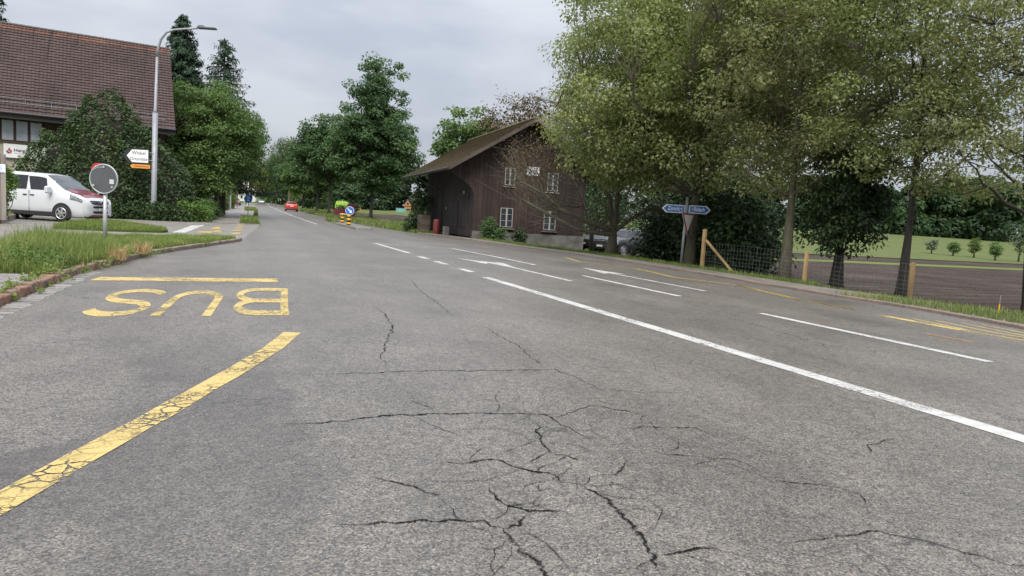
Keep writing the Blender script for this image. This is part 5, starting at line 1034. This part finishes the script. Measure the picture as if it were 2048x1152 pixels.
MB().tube([(0, .05, 0), (0, .05, 2.0)], .035, 8).build('post', 'galvanised', cs); MB().plate([(x, 1.66 + z) for x, z in disc(.35, 30)], -.02, 0).build('face', 'sign_blue', cs)
MB().plate([(-.05, 1.70), (0.0, 1.70), (.02, 1.85), (-.01, 1.92), (-.07, 1.86)], -.026, -.02).plate([(.05, 1.68), (.09, 1.68), (.09, 1.80), (.05, 1.84)], -.026, -.02).build('walker_symbol', 'sign_white', cs); MB().plate([(-.14, 1.50), (.14, 1.50), (.10, 1.57), (-.10, 1.57)], -.026, -.02).build('bicycle_symbol', 'sign_white', cs)

# farm stall and play area beyond
st = thing('farm_stall', 'maroon farm stall box with dark planting by the avenue', 'stall', (11.75, 86.5, zt(0, 86)), -8)
MB().box((0, 0, .55), (1.7, 1.0, .95), 0, .03).build('box', 'maroon', st); MB().box((.25, -.52, .4), (.8, .02, .14)).box((.3, -.52, .2), (.9, .02, .1)).build('sign_print', 'sign_white', st)
g_ = np.random.default_rng(3); P = g_.normal(size=(500, 3)) * np.array([.42, .3, .18]) + np.array([.1, 0, 1.15]); vv, ff = leaf_quads(P, .16, g_, 0, None); mesh_obj('planting', vv, ff, 'leaf_dark', st)
mp_ = thing('maroon_panel', 'tall maroon advertising panel behind the keep right sign', 'panel', (12.55, 84.0, zt(0, 84)), -10); MB().box((0, 0, .95), (.95, .1, 1.45), 0, .01).build('board', 'maroon', mp_); MB().box((-.4, .04, .4), (.06, .06, .85)).box((.4, .04, .4), (.06, .06, .85)).build('leg', 'pole_dark', mp_)
ls = thing('leaf_canopy', 'lime green leaf shaped sun canopy in the play area', 'canopy', (17.0, 128, zt(15.2, 128)), -5)
MB().tube([(0.9, 0, 0), (.9, 0, .8)], .05, 6).build('stem', 'lime', ls)
for i in range(5):
    a = -1.0 + i * .5; MB().plate([(a * .9 + .1, 1.0 - abs(a) * .15), (a * .9 + .62, .75), (a * .9 + .80, 1.6), (a * .8 + .55, 2.3 - .22 * abs(a + .1)), (a * .75 + .2, 2.0)], -.04 * i, .02 - .04 * i + .06).build('leaf_segment', 'lime', ls)
ph = thing('play_house', 'wooden play tower with pitched brown roof on the lawn', 'playhouse', (43.5, 190, zt(43, 190) + .0), -10)
for sx in (-1, 1):
    for sy in (-1, 1): MB().box((sx * .75, sy * .75, 1.2), (.14, .14, 2.4)).build('leg', 'orange_wood', ph)
MB().box((0, 0, 1.75), (1.7, 1.7, .9)).build('cabin', 'orange_wood', ph); MB().add([(-1.3, -1, 2.0), (0, -1, 4.0), (1.3, -1, 2.0), (-1.3, 1, 2.0), (0, 1, 4.0), (1.3, 1, 2.0)], [(0, 1, 4, 3), (1, 2, 5, 4), (0, 3, 5, 2)]).build('roof', 'tile_red', ph); MB().add([(-1, -.9, 2.1), (1, -.9, 2.1), (0, -.9, 3.7)], [(0, 1, 2)]).build('gable', 'orange_wood', ph); MB().plate(disc(.32, 12), -.95, -.9).build('round_window', 'fascia', ph).location.z = 2.7
tr_ = thing('trampoline', 'teal netted trampoline on the lawn near the play tower', 'trampoline', (39.6, 180, zt(40, 180)), 0); MB().lathe([(1.3, .35), (1.3, 1.35)], 14).build('net', 'teal', tr_); mb = MB(); [mb.tube([(1.32 * math.cos(k), 1.32 * math.sin(k), 0), (1.32 * math.cos(k), 1.32 * math.sin(k), 1.5)], .04, 5) for k in np.arange(0, 6.2, .785)]; mb.build('frame', 'galvanised', tr_)
sw_ = thing('toy_swing', 'orange wooden climbing frame with teal canopy on the lawn', 'play frame', (25.3, 160, zt(25, 160)), 0); MB().tube([(-1, -.6, 0), (-.6, 0, 1.8), (-1, .6, 0)], .08, 5).tube([(.7, -.6, 0), (.5, 0, 1.5), (.9, .6, 0)], .08, 5).tube([(-.6, 0, 1.8), (.5, 0, 1.5)], .08, 5).build('frame', 'orange_wood', sw_); MB().add([(-.3, -.7, 1.9), (1.2, -.7, 1.3), (1.2, .7, 1.3), (-.3, .7, 1.9)], [(0, 1, 2, 3)]).build('canopy', 'teal', sw_); MB().box((-.1, 0, .6), (1.2, .8, .35)).build('seat', 'orange_wood', sw_)

# far left: wall panel, trimmed hedge, posts, distant houses
wp = thing('wall_panel', 'pale grey wall panel beside the foot path', 'wall', (-2.4, 82, zt(0, 82)), 0); MB().box((0, 0, .95), (1.2, 1.4, 1.9), 0, .02).build('panel', 'pale_box', wp); MB().box((0, 0, 1.93), (1.3, 1.5, .06)).build('coping', 'concrete', wp)
bush('clipped_hedge', 'dark clipped hedge block past the pale wall panel', (-1.9, 91, zt(0, 91)), [(-1.9, 91, 1.2, .9, 4.0, 1.4), (-1.8, 97, 1.2, .9, 4, 1.4)], 5000, .2, 'leaf_dark', 81, 'hedge')
bush('yellow_hedge', 'yellowish green hedge bush along the far foot path', (-1.2, 108, zt(0, 108)), [(-1.2, 108, 1.6, 1.0, 5, 1.9)], 4000, .25, 'leaf_willow', 82, 'hedge')
for k, (x, y, h, lb) in enumerate(((-.75, 102.5, 5.9, 'slim pale lamp pole left of the far foot path, nearer one'), (.1, 124, 6.6, 'slim greenish pole behind the nearer far lamp pole'), (2.1, 150, 5.2, 'white pole beyond the blue cycle sign'))):
    t = thing('slim_pole', lb, 'pole', (x, y, zt(0, y)), 0, 'poles along the far path'); MB().tube([(0, 0, 0), (0, 0, h)], [.11, .08], 8).build('pole', ('pole_grey', 'pole_dark', 'sign_white')[k], t)
def far_house(lb, x, y, w_, d_, h, rh, wall_m, roof_m, rz=0):
    t = thing('distant_house', lb, 'house', (x, y, zt(0, y)), rz, 'houses at the far end of the road'); MB().box((0, 0, h / 2), (w_, d_, h)).build('wall', wall_m, t)
    MB().add([(-w_ / 2 - .5, -d_ / 2 - .4, h - .3), (0, -d_ / 2 - .4, h + rh), (w_ / 2 + .5, -d_ / 2 - .4, h - .3), (-w_ / 2 - .5, d_ / 2, h - .3), (0, d_ / 2, h + rh), (w_ / 2 + .5, d_ / 2, h - .3)], [(0, 1, 4, 3), (1, 2, 5, 4), (0, 3, 5, 2)]).build('roof', roof_m, t)
    MB().add([(-w_ / 2, -d_ / 2 - .05, h), (w_ / 2, -d_ / 2 - .05, h), (0, -d_ / 2 - .05, h + rh * .9)], [(0, 1, 2)]).build('gable', wall_m, t)
    for xx in (-w_ / 4, w_ / 4):
        for zz in (h * .35, h * .75): q = MB().box((xx, -d_ / 2 - .06, zz), (1.0, .08, 1.3)).build('window', 'frame_white', t); MB().box((xx, -d_ / 2 - .11, zz), (.8, .04, 1.1)).build('pane', 'pane_dark', q)
far_house('far white gabled house with steep red roof at the end of the road', 5.5, 330, 8, 12, 5.2, 7, 'white_wall', 'tile_red', -15)
far_house('far house with broad red roof right of the white gable', 14.5, 345, 12, 14, 5, 7, 'render_cream', 'tile_red', 75)
far_house('far pale house half hidden left of the foot path', -5.2, 190, 6, 10, 4, 3, 'render_cream', 'tile_brown', 3)
vehicle('distant_car', 'dark red car parked far along the left path', 'car', (-.2, 150, zt(0, 150)), -88, HATCH, 'car_maroon', (.82, 3.42), .31, GL, LT, 1.0)

# ------------------------------------------------------------------ trees
tree('lime_tree', 'big bright green lime tree behind the street lamp', (-1.5, 60.5, 0), [(0, 0, 0), (.02, 0, .5), (.05, 0, 3), (0, .1, 6), (-.2, .1, 9.5)], .24, [(-3.2, 60.5, 5.6, 3.4, 3.4, 4.6), (-1.2, 60.5, 6.4, 2.9, 3.1, 3.9), (.3, 62.5, 6.5, 2.2, 2.8, 2.1), (-3.6, 58.5, 3.4, 2.6, 2.2, 2.8), (-1.9, 58.8, 3.2, 1.6, 2.0, 2.2)], 620, 120, 1.0, .20, 'leaf_linden', seed=101, nlimb=16)
tree('lime_tree', 'smaller dark tree overhanging the foot path past the lime', (-1.6, 72, zt(0, 72)), [(0, 0, 0), (0, 0, .5), (.1, 0, 3), (.5, 0, 7)], .2, [(-1.0, 72, 7.4, 2.9, 3.4, 2.5), (.7, 74, 6.9, 2.0, 2.8, 1.6)], 220, 80, 1.0, .26, 'leaf_maple', seed=102, nlimb=12)
def conifer(lb, base, h, r, n, seed, dens=1.0, lean=0):
    g = np.random.default_rng(seed); t = thing('spruce_tree', lb, 'tree', base); mb = MB().tube([(0, 0, 0), (0, 0, h * .5), (lean, 0, h * .965)], [.3, .18, .03], 8); P = []; O = []
    for i in range(n):
        f = i / n; z = h * (.18 + .80 * f); R_ = r * (1 - f) ** .8 + .25
        for k in range(7):
            a = g.uniform(0, 6.28); L_ = R_ * g.uniform(.6, 1.1); m = 6; T = np.linspace(0, 1, m); c = np.stack([np.cos(a) * L_ * T, np.sin(a) * L_ * T, z - L_ * .35 * T + L_ * .28 * T ** 2], 1); mb.tube(c, list(np.linspace(.045, .01, m)), 4, False)
            q = int(26 * L_ * dens) + 6; tt = g.uniform(.15, 1.05, q); s = np.stack([np.cos(a) * L_ * tt, np.sin(a) * L_ * tt, z - L_ * .35 * tt + L_ * .28 * tt ** 2], 1); side_ = np.array([-np.sin(a), np.cos(a), 0]); s += side_ * (g.normal(size=(q, 1)) * .24 * (1.15 - tt)[:, None] * min(L_, 1.6)); s[:, 2] -= np.abs(g.normal(size=q)) * .12; P.append(s); O.append(np.repeat([[np.cos(a), np.sin(a), -.5]], q, 0))
    mb.build('trunk', 'bark_dark', t); v, f = leaf_quads(np.concatenate(P), .34, g, .35, np.concatenate(O), .30); mesh_obj('crown', v, f, 'leaf_conifer', t); return t
conifer('dense dark spruce behind the farmhouse roof end', (-4.6, 68.5, 0), 17.6, 3.9, 50, 111, 1.9)
conifer('thinner pointed spruce right of the dense spruce', (-1.2, 67.5, 0), 15.9, 4.6, 30, 112, .62)
conifer('spruce tip cut by the top left picture corner', (-20.1, 74.7, 0), 21.0, 4.6, 40, 113, .9)
def avenue(lb, x, y, h, r, seed, lm='leaf_maple', nc=300, nl=70, zc=None, top=None, lf=.36):
    z = zt(0, y); zc = zc or h * .60
    env = [(x, y, z + zc, r, r, h * .31), (x - r * .35, y, z + zc - .8, r * .75, r * .8, h * .22), (x + r * .45, y, z + zc - 1.0, r * .75, r * .8, h * .21)]
    if top: env.append((x + .3, y, z + top[0], top[1], top[1], top[2]))
    return tree('avenue_tree', lb, (x, y, z), [(0, 0, 0), (0, 0, .6), (.05, 0, h * .3), (0, 0, h * .6), (.1, 0, h * .93)], .25, env, nc, int(nl * 1.5), 1.15, lf * .8, lm, 'bark_dark', seed, 14, 'trees of the far avenue')
avenue('tallest avenue tree, nearest of the row right of the far road', 13.55, 76.5, 17.6, 4.5, 121, nc=430, nl=80, zc=8.6, top=(13.6, 2.9, 4.4))
avenue('rounded avenue tree, second of the row behind the tallest', 11.3, 94.6, 14.2, 4.7, 122, nc=300, lf=.42)
avenue('avenue tree, third of the row along the far road', 11.6, 113, 13.2, 4.4, 123, nc=240, lf=.46)
avenue('small pale avenue tree, fourth of the row', 12.0, 142, 10.5, 3.8, 124, 'leaf_linden', nc=170, lf=.5)
avenue('avenue tree, fifth and farthest dark one of the row', 13.0, 178, 13.0, 4.6, 125, nc=160, lf=.6)
def willow(lb, x, y, h, r, seed, lm='leaf_willow', n=9000, name='birch_tree'):
    g = np.random.default_rng(seed); z = zt(0, y); t = thing(name, lb, 'tree', (x, y, z), 0, 'weeping trees far down the road'); mb = MB().tube([(0, 0, 0), (.1, 0, h * .4), (0, 0, h * .9)], [.35, .22, .05], 8); d = unit(g.normal(size=(170, 3))); d[:, 2] = np.abs(d[:, 2]); S = d * np.array([r, r, h * .42]) + np.array([0, 0, h * .55]); P = []
    for s in S:
        mb.tube([(0, 0, h * .45), (s[0] * .6, s[1] * .6, s[2] * .95), tuple(s)], [.08, .05, .015], 4, False); L_ = g.uniform(.25, .5) * h; m = n // 170; q = g.uniform(0, 1, m); P.append(s + np.stack([g.normal(size=m) * .35, g.normal(size=m) * .35, -q * L_], 1))
    mb.build('trunk', 'bark_pale', t); v, f = leaf_quads(np.concatenate(P), .55, g, .9, None, .4); mesh_obj('crown', v, f, lm, t); return t
willow('yellow green weeping tree hanging over the end of the road', 2.6, 205, 13.5, 6.5, 131); willow('tall weeping birch, left of the avenue row', 13.5, 205, 20.0, 6.0, 132, 'leaf_maple'); willow('weeping birch with pale trunk right behind the red car', 16.5, 170, 12.0, 5.0, 133); willow('weeping birch with darker leaves over the far silver car', 11.0, 250, 17, 7, 134, 'leaf_maple')
bush('purple_tree', 'dark purple leaved tree left of the weeping tree', (-1.8, 165, zt(0, 165)), [(-1.8, 165, 5.2, 2.6, 3, 2.2), (-3.5, 160, 4.5, 2.5, 3, 2.4)], 4200, .5, 'leaf_purple', 141, 'tree', stems=8)
bush('purple_tree', 'dark purple leaved tree right of the far red roof', (11.2, 300, zt(0, 300)), [(11.2, 300, 6.0, 4.0, 3, 3.0)], 2600, .8, 'leaf_purple', 142, 'tree')
bush('far_shrub', 'green shrub below the far red roof', (11.0, 290, zt(0, 290)), [(11.5, 290, 2.0, 4.0, 3, 2.6)], 2400, .7, 'leaf_bush', 143)

# big trees on the right
tree('plane_tree', 'huge olive green tree behind the blue town signs', (16.35, 22.7, zt(16.3, 22.7)), [(0, 0, 0), (.0, 0, .5), (.05, .0, 2.4), (.1, .05, 5), (0, .1, 9), (.1, 0, 12.5)], .235, [(16.3, 22.7, 8.1, 5.4, 5.4, 5.6), (15.2, 24.0, 6.0, 4.4, 4.4, 3.4), (18.0, 21.6, 6.2, 4.4, 4.4, 3.6), (15.1, 25.2, 8.5, 3.6, 3.6, 4.2), (13.3, 25.4, 4.6, 1.9, 1.9, 1.9)], 1080, 128, .92, .13, 'leaf_olive', 'bark_mossy', 151, 26, 'big trees along the right verge', droop=.55, twig=.022)
def dead_branches(mb, g):
    o = np.array([15.05, 26.5, 0.0])
    for pts, r in (([(15.05, 26.4, 1.15), (13.9, 26.9, 1.55), (12.9, 27.4, 2.0), (12.4, 28.0, 2.6), (11.6, 28.8, 3.1)], .11), ([(15.05, 26.4, 1.05), (14.2, 26.7, 1.1), (13.5, 27.0, 1.2), (12.6, 27.6, 1.7), (11.7, 28.4, 2.25)], .12), ([(15.1, 26.4, 1.2), (15.7, 26.1, 1.8), (16.5, 25.8, 2.25), (17.4, 25.4, 2.0)], .09), ([(15.05, 26.5, 1.2), (14.9, 26.7, 2.6), (14.3, 27.2, 4.2), (13.4, 28, 5.4)], .12)):
        q = [np.array(p) - o for p in pts]; mb.tube(q, list(np.linspace(r, r * .4, len(q))), 7, False)
        for j in range(1, len(q)):
            for _ in range(10):
                s = q[j - 1] + (q[j] - q[j - 1]) * g.uniform(); e = s + np.array([g.normal() * .7 - .35, g.normal() * .7 + .4, abs(g.normal()) * .8 + .1]); mb.tube(limb_curve(s, e, g, 4, .1, .1), [.022, .016, .011, .005], 4, False)
                for _ in range(3): e2 = e + g.normal(size=3) * .5 + np.array([0, 0, .1]); m_ = s + (e - s) * g.uniform(.4, 1); mb.tube(limb_curve(m_, e2, g, 3, .1, .1), [.010, .007, .003], 3, False)
tree('walnut_tree', 'walnut tree with long bare limbs reaching across the barn', (15.05, 26.5, zt(15, 26.5) - .02), [(0, 0, 0), (-.02, 0, .5), (0, -.05, 1.15), (.1, 0, 2.6), (.2, .1, 4.5)], .26, [(15.6, 26.2, 4.6, 2.3, 2.0, 1.9)], 110, 50, .8, .2, 'leaf_olive', 'bark_mossy', 152, 8, 'big trees along the right verge', extra=dead_branches, droop=.5)
tree('dead_crown_tree', 'sparse brown twiggy tree crown hanging before the barn gable', (16.6, 31.2, zt(16.6, 31.2)), [(0, 0, 0), (-.1, 0, 1.5), (-.8, .2, 3.2), (-1.6, .4, 4.6)], .12, [(13.9, 32.8, 3.6, 1.7, 1.4, 1.6), (15.2, 32.2, 4.9, 1.7, 1.5, 1.5), (13.4, 33.2, 4.6, 1.2, 1.2, 1.2)], 680, 5, .7, .09, 'leaf_dead', 'bark', 153, 18, None, twig=.017, droop=.5)
tree('verge_tree', 'leaning olive brown tree behind the middle fence post', (14.95, 16.1, zt(14.95, 16.1)), [(0, 0, 0), (.02, 0, .4), (.10, .1, 2.3), (.2, .3, 5), (.3, .3, 9)], .18, [(15.2, 16.6, 6.0, 2.9, 3.2, 3.6), (16.8, 15.2, 5.4, 2.6, 2.6, 2.8), (15.6, 17.6, 9.0, 3.6, 3.6, 3.0), (14.7, 16.8, 3.7, 1.7, 1.7, 1.2), (15.8, 15.6, 3.5, 1.5, 1.5, 1.0)], 520, 100, .74, .105, 'leaf_brownish', 'bark_mossy', 154, 18, 'big trees along the right verge', droop=.5, twig=.02)
tree('verge_tree', 'straight trunk tree right of the dark drooping tree', (15.7, 12.8, zt(15.7, 12.8)), [(0, 0, 0), (.0, 0, .4), (.03, 0, 2), (.1, .1, 5), (.0, .2, 8)], .135, [(15.6, 13.2, 5.6, 2.4, 2.5, 3.2), (16.6, 12.2, 4.2, 1.9, 1.9, 1.9), (15.2, 13.6, 8.0, 2.8, 2.8, 2.4)], 370, 96, .64, .092, 'leaf_olive', 'bark_dark', 155, 16, 'big trees along the right verge', droop=.5, twig=.018)
tree('verge_tree', 'open crowned tree at the right picture edge with hanging branches', (16.75, 10.35, zt(16.7, 10.3)), [(0, 0, 0), (-.02, 0, .5), (-.15, .1, 2.0), (-.5, .2, 4), (-.9, .3, 7)], .15, [(15.6, 10.9, 5.2, 2.3, 2.1, 2.9), (15.3, 11.0, 3.1, 1.7, 1.6, 1.1), (16.2, 10.0, 7.2, 2.6, 2.4, 2.2)], 240, 84, .62, .082, 'leaf_brownish', 'bark_dark', 156, 16, 'big trees along the right verge', droop=.6, twig=.016)
tree('drooping_tree', 'dark drooping evergreen tree between the fence posts', (16.2, 15.35, zt(16.2, 15.3)), [(0, 0, 0), (0, 0, .4), (0, 0, 1.5), (.05, 0, 4)], .2, [(16.2, 15.4, 1.8, 1.05, 1.05, 1.05), (16.3, 15.4, 2.9, 1.3, 1.3, 1.2)], 210, 62, .45, .115, 'leaf_dark', 'bark_dark', 157, 14, None, droop=.9, twig=.016)
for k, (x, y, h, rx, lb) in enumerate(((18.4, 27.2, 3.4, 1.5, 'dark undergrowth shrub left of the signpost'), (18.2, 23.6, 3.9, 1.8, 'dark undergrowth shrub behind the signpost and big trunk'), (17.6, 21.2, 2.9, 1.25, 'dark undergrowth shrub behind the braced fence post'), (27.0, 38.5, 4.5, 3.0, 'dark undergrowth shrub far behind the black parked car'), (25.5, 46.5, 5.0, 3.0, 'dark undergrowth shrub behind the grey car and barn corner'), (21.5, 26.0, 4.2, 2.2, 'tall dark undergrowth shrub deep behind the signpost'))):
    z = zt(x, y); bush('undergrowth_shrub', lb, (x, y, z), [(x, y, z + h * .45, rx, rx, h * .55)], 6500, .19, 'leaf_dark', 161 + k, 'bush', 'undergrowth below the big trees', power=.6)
tree('back_tree', 'green tree behind the barn roof at left', (18.0, 57, 0), [(0, 0, 0), (0, 0, 3), (0, 0, 8)], .25, [(17.6, 56.5, 8.2, 2.2, 2.2, 2.2), (15.8, 57, 6.8, 1.6, 1.8, 1.2), (19, 57, 6.5, 3, 3, 3)], 150, 45, .9, .32, 'leaf_linden', seed=171, nlimb=12)
tree('back_tree', 'thin leaved brownish tree rising above the barn ridge', (22.5, 54, 0), [(0, 0, 0), (0, 0, 4), (-.3, 0, 9)], .25, [(21.0, 53.5, 9.2, 2.8, 2.5, 2.4), (23.5, 53, 9.6, 3.0, 2.5, 2.6), (19.4, 54, 8.6, 1.8, 2, 1.6)], 330, 9, 1.0, .24, 'leaf_dead', 'bark', seed=172, nlimb=18, twig=.028)
# young trees on the hillside
for k, (px, py_, h, r, lm, lb) in enumerate(((88.5, 68.2, 2.2, .85, 'leaf_grey_cover', 'whitish young tree on the hillside, leftmost of five'), (90, 66.2, 2.1, .8, 'leaf_linden', 'young hillside tree, second from the left of five'), (92, 64.7, 2.8, .75, 'leaf_willow', 'slim young hillside tree in the middle of five'), (90, 60.5, 2.6, .75, 'leaf_linden', 'young hillside tree, fourth from the left of five'), (94.5, 60.5, 3.9, 1.2, 'leaf_grey_cover', 'pale larger young hillside tree, rightmost of five'))):
    z = zt(px, py_); tree('young_tree', lb, (px, py_, z), [(0, 0, 0), (0, 0, h * .3), (0, 0, h * .85)], .09, [(px, py_, z + h * .6, r, r, h * .36)], 60, 20, .4, .2, lm, seed=181 + k, nlimb=6, group='young trees on the hillside')
# woods
def wood(name, lb, pts, hmin, hmax, n, leaf, mat, seed):
    g = np.random.default_rng(seed); P = []; O = []; mb = MB()
    for x, y in pts:
        h = g.uniform(hmin, hmax); r = h * g.uniform(.26, .36); z = zt(x, y); mb.tube([(x, y, z - .2), (x, y, z + h * .8)], [.4, .1], 5, False)
        for q in range(5):
            c = np.array([x + g.normal() * r * .5, y + g.normal() * r * .5, z + h * g.uniform(.32, .78)]); d = unit(g.normal(size=(n // 5, 3))); P.append(c + d * np.array([r, r, h * .2]) * g.uniform(.75, 1.05, size=(n // 5, 1)) * g.uniform(.5, .8)); O.append(d)
        d = unit(g.normal(size=(n // 4, 3))); P.append(np.array([x, y, z + h * .2]) + d * np.array([r * 1.1, r, h * .22]) * g.uniform(.8, 1.05, size=(n // 4, 1))); O.append(d)
    v, f = leaf_quads(np.concatenate(P), leaf, g, .2, np.concatenate(O), .7)
    o = mesh_obj(name, v, f, mat); kind(o, 'stuff', lb, 'wood'); tr = mb.build('wood_trunks', 'bark_dark', o); tr['kind'] = 'stuff'; return o
g_ = np.random.default_rng(8)
wood('distant_wood', 'dark wood closing the view behind the play lawn', [(x + g_.normal() * 2, 240 + g_.uniform(-8, 14)) for x in np.arange(18, 96, 4.2)], 13, 19, 2300, .95, 'leaf_wood', 191)
wood('hedgerow_wood', 'band of trees behind the barn and stall, left of the play tower', [(x + g_.normal(), 150 + (x - 20) * .4 + g_.uniform(-4, 4)) for x in np.arange(17.5, 24, 2.5)] + [(24 + g_.normal(), 205 + 5 * k) for k in range(4)], 7, 10, 1800, .6, 'leaf_wood', 192)
wood('hill_wood', 'wooded skyline beyond the hillside meadow at right', [(x + g_.normal() * 3, 128 + g_.uniform(-6, 16) - (x - 60) * .12) for x in np.arange(50, 330, 5.5)], 12, 17, 3000, 1.0, 'leaf_wood', 193)
wood('far_left_wood', 'trees beyond the far end of the road', [(x + g_.normal() * 2, 380 + g_.uniform(-10, 20)) for x in np.arange(-40, 60, 8)] + [(x, 120 + g_.uniform(-5, 10)) for x in np.arange(-60, -6, 8)], 12, 17, 1200, 1.2, 'leaf_wood', 194)
